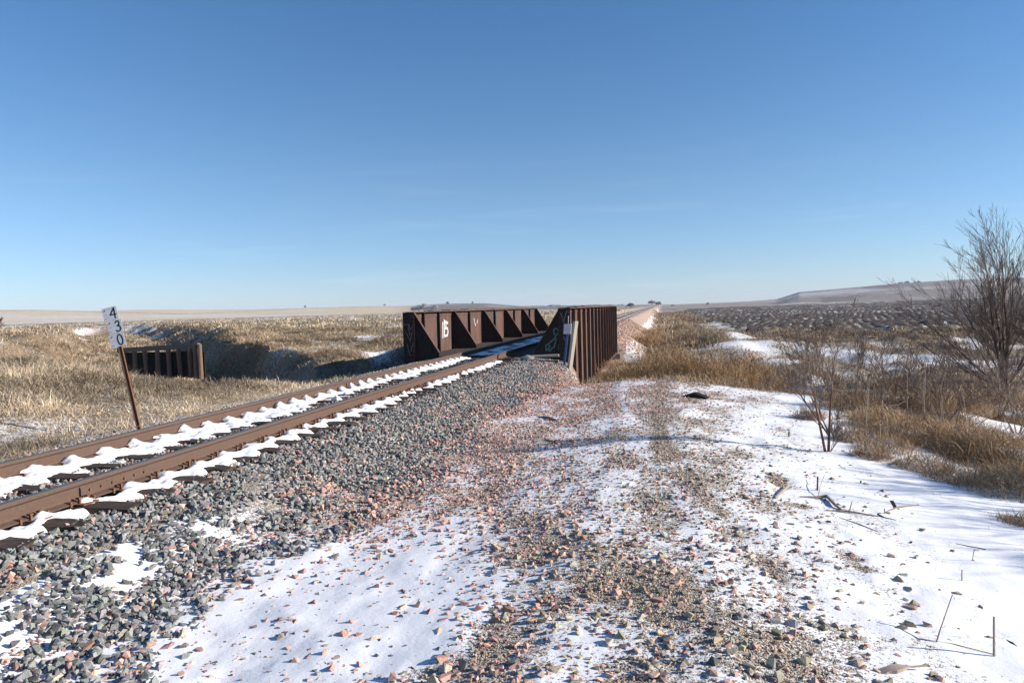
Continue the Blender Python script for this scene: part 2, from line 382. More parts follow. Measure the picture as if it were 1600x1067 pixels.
# far hills
angs2 = np.arange(c0-60, c0+60.1, .12); rads2 = np.concatenate([np.geomspace(554, 1400, 90), np.geomspace(1430, 6000, 14)])
X, Y, Q = fan(angs2, rads2); Z = terrain(X, Y, False); Z[:len(angs2)] -= .5
az = azim(X, Y); rr_ = np.hypot(X, Y); px = 800+1150*np.tan(np.radians(az))
lat = px-800
f1 = fbm(px/70., np.log(rr_)*9, 71, 3); f2 = fbm(px/24., np.log(rr_)*30, 73, 3)
warp = (fbm(px/180., rr_/700, 75, 2)-.5)
band = np.sin(np.log(rr_)*17+px/130.+warp*7)
cs = .10+.22*(band > .55)*1.0+(f1-.5)*.7
leftm = 1-ss(600, 700, px)
cs = cs+leftm*(.34*ss(1050, 930, rr_+40*np.sin(px/90))*(1-ss(380, 560, px)))-.1*leftm*(rr_ > 1000)
cs = cs+.16*ss(1180, 1240, px)
dk = ss(640, 700, px)*(1-ss(900, 950, px))*.6+ss(1195, 1215, px)*(.25+.5*(fbm(px/60., rr_/150, 77, 3) > .56))
dk = dk+((np.abs(rr_-980-110*np.sin(px/70.+.5)) < 9)*.7)*leftm
me = np_mesh('hills', np.stack([X, Y, Z], 1), Q, np.clip(np.stack([cs, dk, leftm], 1), 0, 1), True)
t = NT('farmed_hills'); at = t.attr(); S = t.sep(at.outputs[0])
n1 = t.noise(.02, 6, .7, stretch=(1, .4, 1)); n2 = t.noise(.12, 5, .7, stretch=(1, .35, 1))
e = t.math('ADD', S[0], t.math('MULTIPLY', t.math('SUBTRACT', n1, .5), .5)); e = t.math('ADD', e, t.math('MULTIPLY', t.math('SUBTRACT', n2, .5), .5))
k = t.mix(S[2], (.29, .24, .20), (.60, .475, .31)); k = t.mix(S[1], k, (.13, .11, .10))
t.col(t.mix(t.ramp(e, [(.34, 0.), (.66, .5)]), k, (.66, .65, .65))); t.rough(.9); M_HILL = t.m
h_o = link('hills', me, M_HILL); tag(h_o, 'low farmed hills with thin snow on the horizon', kind='structure')

# ------------------------------------------------------------------ crushed stone
def proto_stones(n):
    out = []
    rs = random.Random(3)
    for i in range(n):
        bm = bmesh.new()
        k = rs.choice((9, 10, 12))
        for j in range(k):
            d = Vector((rs.gauss(0, 1), rs.gauss(0, 1), rs.gauss(0, 1))).normalized()*rs.uniform(.85, 1.1)
            bm.verts.new((d.x*1.0, d.y*.78, d.z*.62))
        r = bmesh.ops.convex_hull(bm, input=bm.verts)
        bmesh.ops.delete(bm, geom=[g for g in r['geom_interior'] if isinstance(g, bmesh.types.BMVert)], context='VERTS')
        bmesh.ops.triangulate(bm, faces=bm.faces); bm.verts.index_update()
        out.append((np.array([v.co for v in bm.verts]), np.array([[v.index for v in f.verts] for f in bm.faces])))
        bm.free()
    return out
STN = proto_stones(14)
def rotmats(n, flat=1.0):
    a = RNG.uniform(0, 2*np.pi, n); b = RNG.normal(0, .6*flat, n); c = RNG.normal(0, .6*flat, n)
    ca, sa, cb, sb, cc, sc = np.cos(a), np.sin(a), np.cos(b), np.sin(b), np.cos(c), np.sin(c)
    Z = np.zeros(n); O = np.ones(n)
    Rz = np.stack([ca,-sa,Z, sa,ca,Z, Z,Z,O], 1).reshape(n, 3, 3)
    Rx = np.stack([O,Z,Z, Z,cb,-sb, Z,sb,cb], 1).reshape(n, 3, 3)
    Ry = np.stack([cc,Z,sc, Z,O,Z, -sc,Z,cc], 1).reshape(n, 3, 3)
    return Rz @ Rx @ Ry
def scatter_stones(name, P, size, colr, mat, flat=1.0):
    n = len(P); k = RNG.integers(0, len(STN), n); M = rotmats(n, flat)*size[:, None, None]
    V = []; F = []; C = []; b = 0
    for j, (vv, ff) in enumerate(STN):
        s = np.where(k == j)[0]
        if not len(s): continue
        w = np.einsum('nij,vj->nvi', M[s], vv)+P[s][:, None, :]
        V.append(w.reshape(-1, 3)); C.append(np.repeat(colr[s], len(vv), 0))
        F.append((ff[None]+(np.arange(len(s))*len(vv))[:, None, None]+b).reshape(-1, 3)); b += len(s)*len(vv)
    me = np_mesh(name, np.concatenate(V), np.concatenate(F), np.concatenate(C))
    return link(name, me, mat)
def stone_cols(n, pink, tan):
    """pink, tan: probability arrays"""
    g = RNG.uniform(.10, .33, n)[:, None]*np.array([1.0, .985, .93]); g = g*RNG.uniform(.93, 1.07, (n, 3))
    pk = np.array([.50, .305, .24])[None]*RNG.uniform(.6, 1.25, (n, 1))*RNG.uniform(.92, 1.08, (n, 3))
    tn = np.array([.43, .355, .255])[None]*RNG.uniform(.55, 1.3, (n, 1))*RNG.uniform(.93, 1.07, (n, 3))
    u = RNG.random(n); out = np.where((u < pink)[:, None], pk, g)
    return np.where(((u >= pink) & (u < pink+tan))[:, None], tn, out)

def uni(n, x0, x1, y0, y1): return RNG.uniform(x0, x1, n), RNG.uniform(y0, y1, n)
P_, S_, C_ = [], [], []
def add_stones(x, y, z, s, c): P_.append(np.stack([x, y, z], 1)); S_.append(s); C_.append(c)
def patch(x, y): return fbm(x*1.6, y*1.6, 81, 3)
def shoulder(y0, y1, dens, smin, smax, x0=-4.80, x1=-2.1):
    n = int((x1-x0)*(y1-y0)*dens); x, y = uni(n, x0, x1, y0, y1)
    e = x+(fbm(x*1.5, y*1.1, 83, 3)-.5)*1.3
    keep = RNG.random(n) < np.clip((-2.52+.3*ss(14, 20, y)-e)/.45, .0, 1)*(1-.93*(fbm((x+40)*3.0, y*3.0, 85, 4) > .57)*(y < 7.5)*(x > -4.2))
    x, y = x[keep], y[keep]; n = len(x); s = RNG.uniform(smin, smax, n)
    z = terrain(x, y)+RNG.uniform(-.3, 1.0, n)*s
    pk = np.clip(.06+.26*(patch(x, y) > .57)+ss(-3.3,-2.3,x+(fbm(x, y, 5, 2)-.5)*.8)*(.25+.55*ss(8, 16, y)), 0, .9)
    add_stones(x, y, z, s, stone_cols(n, pk, .03))
shoulder(2.2, 7, 900, .018, .043)
shoulder(7, 13, 640, .022, .041)
shoulder(13, 24.3, 480, .024, .042, -4.8, -2.1)
# cribs between the rails and left shoulder
def zone(x0, x1, y0, y1, dens, smin, smax, pink, tan, lift=.6, prob=None):
    n = int((x1-x0)*(y1-y0)*dens); x, y = uni(n, x0, x1, y0, y1)
    if prob is not None:
        k = RNG.random(n) < prob(x, y); x, y = x[k], y[k]; n = len(x)
    s = RNG.uniform(smin, smax, n); z = terrain(x, y)+RNG.uniform(-.3, lift, n)*s
    add_stones(x, y, z, s, stone_cols(n, np.full(n, pink), np.full(n, tan)))
zone(-6.6, -5.25, 3.5, 13, 700, .020, .034, .22, .05, 1.2)
zone(-5.85, -5.26, 3.5, 18, 750, .016, .034, .24, .05, 3.6)
zone(-6.6, -5.25, 13, 24.4, 420, .022, .036, .2, .05, 1.2)
zone(-8.9, -6.8, 5, 14, 700, .014, .032, .25, .35, .7, lambda x, y: ss(-9.0, -7.6, x+(fbm(x*2, y*2, 7, 2)-.5)))
zone(-8.9, -6.8, 14, 25, 260, .018, .032, .25, .3, .7, lambda x, y: ss(-8.9, -7.4, x))
zone(-9.0, -2.9, 50.9, 95, 34, .05, .09, .55, .2, .5)
zone(-3.4, -.6, 50.9, 95, 26, .05, .09, .75, .1, .5)
P_ = np.concatenate(P_); S_ = np.concatenate(S_); C_ = np.concatenate(C_)
o = scatter_stones('ballast', P_, S_, C_, M_STONE); tag(o, 'grey and pink crushed stone heaped along the track', kind='stuff')

# loose stones lying in the snow and on the road
P_, S_, C_ = [], [], []
def loose(x0, x1, y0, y1, dens, smin, smax, powr, pinkf, tanf, prob):
    n = int((x1-x0)*(y1-y0)*dens); x, y = uni(n, x0, x1, y0, y1)
    k = RNG.random(n) < prob(x, y); x, y = x[k], y[k]; n = len(x)
    s = smin+(smax-smin)*RNG.random(n)**powr
    z = terrain(x, y)+s*.22
    add_stones(x, y, z, s, stone_cols(n, pinkf(x, y), tanf(x, y)))
wob2 = lambda x, y: (fbm(x*1.1, y*.7, 31, 3)-.5)*.9
def pr_band(x, y):       # pink stones beside the ballast
    xs = x+wob2(x, y)
    a = interp(xs, [-3.6,-3.1,-2.7,-2.2,-1.7,-1.3,-.5,.3,.9,1.4,2.2], [.9,.8,.62,.50,.50,.66,.60,.52,.36,.12,.0])
    b = interp(xs, [-3.6,-3.0,-2.5,-1.8,-1.2,-.5,.3,.9,1.5,2.4], [1.,1.,.95,.85,.70,.55,.42,.30,.14,.0])
    return a+(b-a)*ss(4.8, 6.3, y)
pf = lambda x, y: np.clip(interp(x, [-3.4,-2.4,-1.2,0,2], [.5,.8,.6,.42,.45])+.25*ss(9, 14, y)*(x < -.5), 0, .95)
tf_ = lambda x, y: interp(x, [-3,-1.5,-.5,2], [.06,.20,.45,.48])
loose(-3.6, 2.4, 2.3, 9, 900, .007, .027, 2.0, pf, tf_, pr_band)
loose(-3.6, 2.4, 2.3, 9, 75, .018, .042, 1.3, pf, tf_, pr_band)
loose(-3.2, 1.6, 2.3, 6, 26, .030, .050, 1.6, pf, tf_, lambda x, y: interp(x, [-3.2,-2.4,1.0,1.6], [.9,.6,.6,.1]))
loose(-3.6, 2.6, 9, 18, 430, .011, .030, 1.6, pf, tf_, pr_band)
# pea gravel where the snow has blown off
def bare(x, y):
    c, g_, p_ = masks(x, y); return np.clip((.60-c)*3.5, 0, 1)*(g_ > .5)
loose(-1.9, 2.0, 2.4, 6.2, 2600, .0045, .0085, 1.0, lambda x, y: np.full(len(x), .16), lambda x, y: np.full(len(x), .62), bare)
loose(-1.9, 2.3, 6.2, 11, 900, .007, .012, 1.0, lambda x, y: np.full(len(x), .2), lambda x, y: np.full(len(x), .58), bare)
loose(-2.4, 3.0, 11, 18, 200, .012, .020, 1.0, lambda x, y: np.full(len(x), .3), lambda x, y: np.full(len(x), .4), bare)
# sparse crumbs in the snow on the right
loose(.8, 3.8, 3.0, 12, 60, .0025, .007, 1.5, lambda x, y: np.full(len(x), .15), lambda x, y: np.full(len(x), .5), lambda x, y: ss(.45, .6, fbm(x*2, y*2, 87, 3)))
loose(1.2, 4.0, 3.0, 14, 5, .006, .02, 2, lambda x, y: np.full(len(x), .4), lambda x, y: np.full(len(x), .3), lambda x, y: np.full(len(x), 1.))
P_ = np.concatenate(P_); S_ = np.concatenate(S_); C_ = np.concatenate(C_)
o = scatter_stones('gravel', P_, S_, C_, M_STONE, .45); tag(o, 'loose pink quartzite and tan pea gravel strewn over the snow', kind='stuff')

# ------------------------------------------------------------------ railway track
XN, XF = -5.17, -6.68
Z0 = -.19                                       # sleeper top
track = thing('railway_track', (XC, 3, 0), 'rusty single railway line with snow between its rails running over the bridge to the horizon', 'railway track')
RP = [(-.075,-.18),(-.075,-.168),(-.02,-.152),(-.010,-.135),(-.010,-.052),(-.030,-.040),(-.036,-.030),(-.036,-.006),(-.028,0),(.028,0),(.036,-.006),(.036,-.030),(.030,-.040),(.010,-.052),(.010,-.135),(.02,-.152),(.075,-.168),(.075,-.18)]
for X_, nm in ((XN, 'near'), (XF, 'far')):
    m = MB(); m.prism([(u+X_-XC, v) for u, v in RP], (0, -9, 0), (0, 2600, 0), (1, 0, 0), (0, 0, 1))
    ra = m.build('rail', M_RAIL, track)
    if nm == 'near': joints = (6.1,)
    else: joints = (15.2,)
    for jy in joints:
        s = 1
        m = MB(); m.prism([(.010,-.14),(.030,-.150),(.030,-.075),(.014,-.055),(.010,-.055)], (X_-XC, jy-3-.46, 0), (X_-XC, jy-3+.46, 0), (1, 0, 0), (0, 0, 1))
        jb = m.build('joint_bar', M_RAIL, ra)
        for d in (-.36,-.22,-.08,.08,.22,.36):
            m = MB(); m.tube([(X_-XC+.028, jy-3+d, -.1), (X_-XC+.046, jy-3+d, -.1)], .012, 6); m.build('bolt', M_FAST, ra)
TS = .515
def tie_box(m, y, rs, x0=-1.32, x1=1.32, w=.11):
    m.box(x0+rs.uniform(-.04, .03), x1+rs.uniform(-.08, .09), y-w, y+w, Z0-.16, Z0)
rs = random.Random(8)
ties = [4.57+TS*k for k in range(-3, 39)]
for k, ty in enumerate(ties):
    # rough weathered sleeper: subdivided box with worn ends
    bm = bmesh.new(); x0, x1 = -1.32+rs.uniform(-.03, .03), 1.34+rs.uniform(-.07, .08); w = rs.uniform(.10, .12)
    nx, ny = 26, 5; sk = rs.uniform(-.012, .012)
    grid = {}
    for i in range(nx+1):
        for j in range(ny+1):
            u = x0+(x1-x0)*i/nx; v = -w+2*w*j/ny
            en = min(i, nx-i); wz = 0 if en > 2 else (3-en)*.006*rs.random()
            if j in (0, ny): wz += .006*rs.random()
            zz = Z0-wz-.007*abs(math.sin(u*9+j*2.1+k))-(.014*rs.random() if rs.random() < .2 else 0)
            grid[i, j] = bm.verts.new((u+(rs.uniform(-.02, .02) if en == 0 else 0), ty-3+v*(1-.06*(en == 0))+sk*u, zz))
    lo = {}
    for i in range(nx+1):
        for j in (0, ny): lo[i, j] = bm.verts.new((grid[i, j].co.x, grid[i, j].co.y, Z0-.17))
    for i in range(nx):
        for j in range(ny): bm.faces.new((grid[i, j], grid[i+1, j], grid[i+1, j+1], grid[i, j+1]))
        bm.faces.new((lo[i, 0], lo[i+1, 0], grid[i+1, 0], grid[i, 0])); bm.faces.new((grid[i, ny], grid[i+1, ny], lo[i+1, ny], lo[i, ny]))
    for i, a in ((0, 1), (nx, -1)):
        f = [grid[i, j] for j in range(ny+1)]+[lo[i, ny], lo[i, 0]]
        bm.faces.new(f[::a])
    me = bpy.data.meshes.new('sleeper'); bm.to_mesh(me); bm.free()
    so = link('sleeper', me, M_TIE, track)
    if k < 26:
        for xr in (XN-XC, XF-XC):
            m = MB(); m.box(xr-.17, xr+.17, ty-3-.09, ty-3+.09, Z0, Z0+.011); m.build('tie_plate', M_FAST, so)
            for sx in (-1, 1):
                for dy in (-.045, .05):
                    m = MB(); bx = xr+sx*.088
                    m.box(bx-.009, bx+.009, ty-3+dy-.009, ty-3+dy+.009, Z0+.008, Z0+.050+rs.uniform(0, .012))
                    m.box(bx-(.028 if sx > 0 else .012), bx+(.028 if sx < 0 else .012), ty-3+dy-.016, ty-3+dy+.016, Z0+.050, Z0+.064)
                    m.build('spike', M_FAST, so)
m = MB()
for k in range(int((BY1-BY0)/.45)): tie_box(m, BY0-3+.3+k*.45, rs, w=.12)
o = m.build('sleeper_row', M_TIE, track); o['kind'] = 'stuff'
m = MB()
y = BY1+.5
while y < 420: tie_box(m, y-3, rs); y += .53
o = m.build('sleeper_row', M_TIE, track); o['kind'] = 'stuff'
# rail anchors and clips clinging to the foot beside each sleeper
m = MB()
for ty in ties[:30]:
    for xr in (XN-XC, XF-XC):
        for d in (-.135, .135): m.box(xr-.088, xr+.088, ty-3+d-.010, ty-3+d+.010, -.195, -.150)
o = m.build('rail_anchors', M_FAST, track); o['kind'] = 'stuff'

# snow lying along the rails
def snow_sheet(name, x0, x1, y0, y1, f, label, step=.018, ystep=.022):
    xs = np.arange(x0, x1+1e-6, step); ys = [y0]
    while ys[-1] < y1: ys.append(ys[-1]+ystep*max(1, ys[-1]/9))
    ys = np.array(ys); Xg, Yg = np.meshgrid(xs, ys); Zg = f(Xg, Yg)
    n, m_ = Xg.shape; i = np.arange(n-1)[:, None]*m_+np.arange(m_-1)[None]
    q = np.stack([i, i+1, i+m_+1, i+m_], -1).reshape(-1, 4)
    o = link(name, np_mesh(name, np.stack([Xg.ravel(), Yg.ravel(), Zg.ravel()], 1), q, None, True), M_SNOW)
    return tag(o, label, kind='stuff')
def ph(y): return (np.mod(y-4.57+TS/2, TS)-TS/2)
def tid(y): return np.floor((y-4.57+TS/2)/TS)
def inner(x, y):
    d = x-(XF+.05); p = ph(y)
    jit = hsh(tid(y), tid(y)*0, 5)
    z = -.184+.036*np.exp(-(d/.24)**2)
    z = z+(.020+.065*jit**1.5)*np.exp(-(np.abs(p-.02+.04*jit)/.075)**2)*np.exp(-((d-.02)/.075)**2)+.02*np.exp(-(np.abs(p+.02)/.13)**2)*np.exp(-(d/.2)**2)
    z = z-.05*ss(.50, .68, fbm(x*1.7, y*1.1, 95, 4))*ss(.08, .3, d)-.03*(jit > .72)*np.exp(-(d/.12)**2)
    # hollows against the web between the sleepers
    z = z-.11*np.exp(-((p+.22)/.075)**2)*np.exp(-(d/.055)**2)-.11*np.exp(-((p-.28)/.075)**2)*np.exp(-(d/.055)**2)
    edge = .60+(fbm(y*1.3, y*0+3, 91, 3)-.5)*.7-.10*ss(10, 20, y)
    z = z-.13*ss(edge-.28, edge+.15, d)+(fbm(x*6, y*6, 93, 3)-.5)*.035+(fbm(x*14, y*14, 94, 4)-.5)*.060
    return z-.15*ss(24.0, 24.5, y)
snow_sheet('snow', XF+.03, XN-.05, 3, 24.5, inner, 'white snow banked against the far rail between the rails')
def outer(x, y):
    d = x-(XN+.10); p = ph(y); jit = hsh(tid(y), tid(y)*0, 15)
    z = -.184+.02*np.exp(-((d-.10)/.12)**2)+(.035)*np.exp(-((p-.06)/.12)**2)*np.exp(-((d-.02)/.09)**2)
    z = z-.10*np.exp(-(d/.06)**2)*(1-np.exp(-((p-.03)/.14)**2))
    edge = .10+.12*jit+.13*ss(.09, .17, np.abs(p))+(fbm(y*.9, y*0, 100, 3)-.5)*.30-.08*ss(9, 16, y)+(fbm(x*8, y*8, 99, 2)-.5)*.10
    z = z-.12*ss(edge-.07, edge+.10, d)+(fbm(x*7, y*7, 97, 3)-.5)*.03+(fbm(x*14, y*14, 98, 4)-.5)*.055
    return z-.15*ss(22, 23.5, y)
snow_sheet('snow', XN+.055, XN+.62, 3, 23.8, outer, 'scalloped snow strip over the sleeper ends outside the near rail')
def leftsn(x, y):
    return terrain(x, y)+.035*((fbm(x*1.6, y*.9, 101, 4) > .58)*1.)-.02+(fbm(x*9, y*9, 102, 3)-.5)*.02
def farstrip(xa):
    def f(x, y): return -.20+.03*np.exp(-((x-xa-.2)/.12)**2)+(fbm(x*2, y*.4, 103, 3)-.5)*.05
    return f
snow_sheet('snow', XN+.10, XN+.55, 51.3, 400, farstrip(XN+.1), 'thin snow line outside the near rail beyond the bridge', .09, .05)
snow_sheet('snow', XF+.10, XF+.6, 51.3, 400, farstrip(XF+.1), 'thin snow line beside the far rail beyond the bridge', .09, .05)

# ------------------------------------------------------------------ girder bridge
bridge = thing('railway_bridge', (XC, BY0, Z0), 'rusty through plate girder bridge carrying the railway over the ravine', 'bridge')
def loc(x, y, z): return (x-XC, y-BY0, z-Z0)
class BM_(MB):
    def wbox(s, x0, x1, y0, y1, z0, z1): return s.box(x0-XC, x1-XC, y0-BY0, y1-BY0, z0-Z0, z1-Z0)
ZT, ZB = 1.42, -1.75
def girder(X_, out):                           # out: +1 outer side is +X
    m = BM_(); m.wbox(X_-.010, X_+.010, BY0, BY1, ZB, ZT-.03); g = m.build('girder', M_STEEL, bridge)
    if out < 0: g['label'] = 'left girder with rust red panels seen from the inside'
    else: g['label'] = 'right girder with a row of ribs on its outer face'
    m = BM_(); m.wbox(X_-.20, X_+.20, BY0-.01, BY1+.01, ZT-.03, ZT)
    m.wbox(X_-.20, X_+.20, BY0+2.3, BY1-2.3, ZT+.0, ZT+.022); m.wbox(X_-.20, X_+.20, BY0+4.6, BY1-4.6, ZT+.022, ZT+.046)
    m.wbox(X_-.20, X_+.20, BY0+7.5, BY1-7.5, ZT+.046, ZT+.066); m.build('top_flange', M_STEEL, g)
    m = BM_(); m.wbox(X_-.20, X_+.20, BY0-.01, BY1+.01, ZB-.05, ZB); m.build('bottom_flange', M_STEEL, g)
    m = BM_(); m.wbox(X_-.205, X_+.205, BY0-.03, BY0-.01, ZB-.05, ZT-.035); m.build('end_plate', M_STEELD, g)
    m = BM_(); m.wbox(X_-.205, X_+.205, BY1+.01, BY1+.03, ZB-.05, ZT-.035); m.build('end_plate', M_STEELD, g)
    # flange angles along top of the web (both faces)
    m = BM_(); m.wbox(X_-.025, X_-.010, BY0, BY1, ZT-.20, ZT-.03); m.wbox(X_+.010, X_+.025, BY0, BY1, ZT-.20, ZT-.03); m.build('flange_angle', M_STEEL, g)
    m = MB(); cnt = 0
    def dome(cx, cy, cz, nx_, ny_):
        b = len(m.v); rr2 = .021
        for k in range(6):
            a = k*math.pi/3; u, w = math.cos(a)*rr2, math.sin(a)*rr2
            m.v.append(loc(cx+u*abs(ny_), cy+u*abs(nx_), cz+w))
        m.v.append(loc(cx+nx_*.016, cy+ny_*.016, cz))
        for k in range(6): m.f.append((b+k, b+(k+1) % 6, b+6))
    yv = BY0+.25
    while yv < BY0+17:
        for zz in (ZT-.08, ZT-.155): dome(X_-out*.025, yv+(.06 if zz < ZT-.1 else 0), zz, -out, 0); dome(X_+out*.025, yv, zz, out, 0)
        yv += .16
    zv = -1.3
    while zv < ZT-.1:
        for dx in (-.15, -.06, .06, .15): dome(X_+dx, BY0-.03, zv, 0, -1)
        for q_ in range(6): dome(X_-out*.09, BY0+.12+5.24*q_-.008, zv, 0, -1) if zv > -.2 and q_ < 5 else None
        zv += .15
    rv = m.build('rivets', M_STEEL, g); rv['kind'] = 'stuff'
    ys = np.linspace(BY0+.12, BY1-.12, 15)
    for y in ys:
        m = BM_()
        a, b = (X_+.010, X_+.135) if out > 0 else (X_-.135, X_-.010)
        m.wbox(a, b, y-.008, y+.008, ZB, ZT-.03)
        c, d = (b, b+.010) if out > 0 else (a-.010, a)
        m.wbox(c, d, y-.008, y+.07, ZB, ZT-.03)
        m.build('rib', M_STEEL, g)
    s = -out
    for i, y in enumerate(BY0+.12+5.24*np.arange(6)):
        y = min(y, BY1-.1)
        m = BM_(); x0 = X_+s*.010; x1 = X_+s*.17; x2 = X_+s*1.04; zb = -.35
        pts = [(x0, zb), (x2, zb), (x2, -.02), (x1, ZT-.035), (x0, ZT-.035)]
        pts = [(a-XC, c-Z0) for a, c in pts]
        if s < 0: pts = pts[::-1]
        m.prism(pts, (0, y-BY0-.008, 0), (0, y-BY0+.008, 0), (1, 0, 0), (0, 0, 1)); kb = m.build('knee_brace', M_STEELD, g)
        # flange strip along the sloping edge
        a = Vector((x1-XC, 0, ZT-.035-Z0)); b = Vector((x2-XC, 0, -.02-Z0)); dr = (b-a).normalized(); nn = Vector((dr.z, 0, -dr.x))*(-1 if s > 0 else 1)
        if nn.x*s < 0: nn = -nn
        m = MB(); m.prism([(0, -.07), (.012, -.07), (.012, .07), (0, .07)], a+Vector((0, y-BY0, 0)), b+Vector((0, y-BY0, 0)), nn, (0, 1, 0)); m.build('brace_edge', M_STEEL, kb)
        if i < 5:
            for f in ((.24, .60) if i == 0 else (.5,)):
                yy = y+5.24*f; m = BM_()
                a2, b2 = sorted((X_+s*.010, X_+s*.12)); m.wbox(a2, b2, yy-.008, yy+.008, -.35, ZT-.03)
                a3, b3 = sorted((X_+s*.12, X_+s*.13)); m.wbox(a3, b3, yy-.008, yy+.06, -.35, ZT-.03); m.build('inner_rib', M_STEELD, g)
    return g
GL = girder(XC-2.735, -1); GR = girder(XC+2.735, 1)
# floor: steel trough, timber deck, snow
m = BM_(); m.wbox(XC-2.70, XC+2.70, BY0+.02, BY1-.02, -.60, -.42); m.build('floor', M_STEELD, bridge)
for y in BY0+.3+5.24*np.arange(6):
    y = min(y, BY1-.4); m = BM_(); m.wbox(XC-2.70, XC+2.70, y-.12, y+.12, -1.2, -.602); m.build('floor_beam', M_STEELD, bridge)
m = BM_(); yy = BY0+.1
while yy < BY1-.3: m.wbox(XF+.11, XN-.11, yy, yy+.40, Z0+.004, Z0+.045+.01*random.random()); yy += .45
pk_ = m.build('deck_planks', M_TIMB, bridge)
def decksn(x, y): return Z0+.058+(fbm(x*2.5, y*1.3, 111, 3)-.5)*.10-.09*(np.mod(y, 3.1) < .10)  # snow sunk so dark planks show through and deepen the deck's shade
snow_sheet('snow', XF+.12, XN-.12, BY0+.05, BY1+1.2, decksn, 'shaded bluish snow between the rails on the bridge deck', .10, .04)
def decksn2(x, y): return -.12+(fbm(x*2.5, y*1.0, 113, 3)-.52)*.22
snow_sheet('snow', XN+1.0, XC+2.5, BY0+.4, BY1-.2, decksn2, 'shaded snow patches between the near rail and the right girder', .09, .05)
m = BM_(); m.wbox(XC-2.62, XC+2.62, BY0+.3, BY1-.3, -.42, -.17); m.build('walkway_fill', M_TIE, bridge)
# graffiti and marks (flat paint on the steel)
def strokes(name, lines, mat, parent, X_=None, Y_=None, w=.05, inv=False, th=.004):
    m = MB(); k = 0
    for ln in lines:
        for p, q in zip(ln[:-1], ln[1:]):
            k += 1
            p = Vector((p[0], 0, p[1])); q = Vector((q[0], 0, q[1])); d = (q-p).normalized(); n = Vector((-d.z, 0, d.x))*w/2
            p = p-d*w*.3; q = q+d*w*.3; t_ = th+(k % 3)*.0012
            c4 = [p+n, q+n, q-n, p-n]; b = len(m.v)
            for yo in (0, -t_):
                for c in c4:
                    if Y_ is not None: m.v.append(loc(c.x, Y_+yo, c.z))
                    else: m.v.append(loc(X_-yo, c.x, c.z))
            m.f += [tuple(b+i for i in qq) for qq in ((0,1,2,3),(7,6,5,4),(0,4,5,1),(1,5,6,2),(2,6,7,3),(3,7,4,0))]
    return m.build(name, mat, parent)
def arc(cx, cz, rx, rz, a0, a1, n=12): return [(cx+rx*math.cos(R(a0+(a1-a0)*i/n)), cz+rz*math.sin(R(a0+(a1-a0)*i/n))) for i in range(n+1)]
xl = XC-2.735+.0262
strokes('graffiti', [[(28.55, .95), (28.5, .35)], [(28.75, 1.05), (28.72, .38)], [(29.0, 1.0), (28.95, .7)], [(28.75, .97), (29.25, .92)], [(28.75, .72), (29.2, .70), (29.25, .55), (29.15, .42), (28.75, .40)]], M_MARK, GL, X_=xl-.014, w=.085)
for L_ in ([(31.0, 1.0), (31.0, .9)], [(33.6, 1.02), (33.75, .78), (33.9, .68)], [(34.3, .95), (34.2, .78)]): strokes('graffiti', [L_], M_MARK, GL, X_=xl-.014, w=.05)
yk = BY0+.12-.0085
xr_ = XC+2.735
strokes('graffiti', [arc(xr_-.30, .62, .085, .11, 0, 360), [(xr_-.30, .51), (xr_-.36, .38), (xr_-.52, .26), (xr_-.60, .18)],
    [(xr_-.66, -.02), (xr_-.66, .17), (xr_-.58, .20), (xr_-.52, .13), (xr_-.62, .02), (xr_-.50, -.03)], [(xr_-.30, .38), (xr_-.38, .1), (xr_-.55, -.0)],
    [(xr_-.22, -.02), (xr_-.22, .18)], [(xr_-.13, .17), (xr_-.06, .14), (xr_-.12, .08), (xr_-.05, .03), (xr_-.12, -.02)]], M_TEAL, GR, Y_=yk, w=.045)
strokes('scratch_mark', [[(xr_-.12, 1.25), (xr_-.01, .97), (xr_+.10, 1.32)], [(xr_-.01, .97), (xr_+.0, .70)], [(xr_-.03, .45), (xr_+.05, .25)], [(xr_+.0, .9), (xr_-.02, .6)]], M_FAINT, GR, Y_=BY0-.0305, w=.028)
xq = XC-2.735
strokes('scratch_mark', [[(xq-.14, .98), (xq+.02, 1.0), (xq+.06, .8), (xq+.14, .9)], [(xq-.12, .75), (xq+.05, .40), (xq+.12, .72)], [(xq+.14, .3), (xq+.05, .05)], [(xq+.0, .95), (xq+.03, .6)], [(xq-.08, .3), (xq+.02, -.1)]], M_FAINT, GL, Y_=BY0-.0305, w=.022)
strokes('scratch_mark', [arc(xq+.45, .28, .10, .12, 30, 330), [(xq+.45, .28), (xq+.55, .27)]], M_STEELD, GL, Y_=yk, w=.03)
# abutments
for ya, yb in ((BY0-.9, BY0-.02), (BY1+.05, BY1+.9)):
    m = BM_(); m.wbox(XC-2.45, XC+2.45, ya, yb, -3.3, -.43); m.wbox(XC-3.1, XC+3.1, ya+.1, yb+(.5 if ya < 30 else 0), -3.3, ZB-.12); m.build('abutment', M_CONC, bridge)
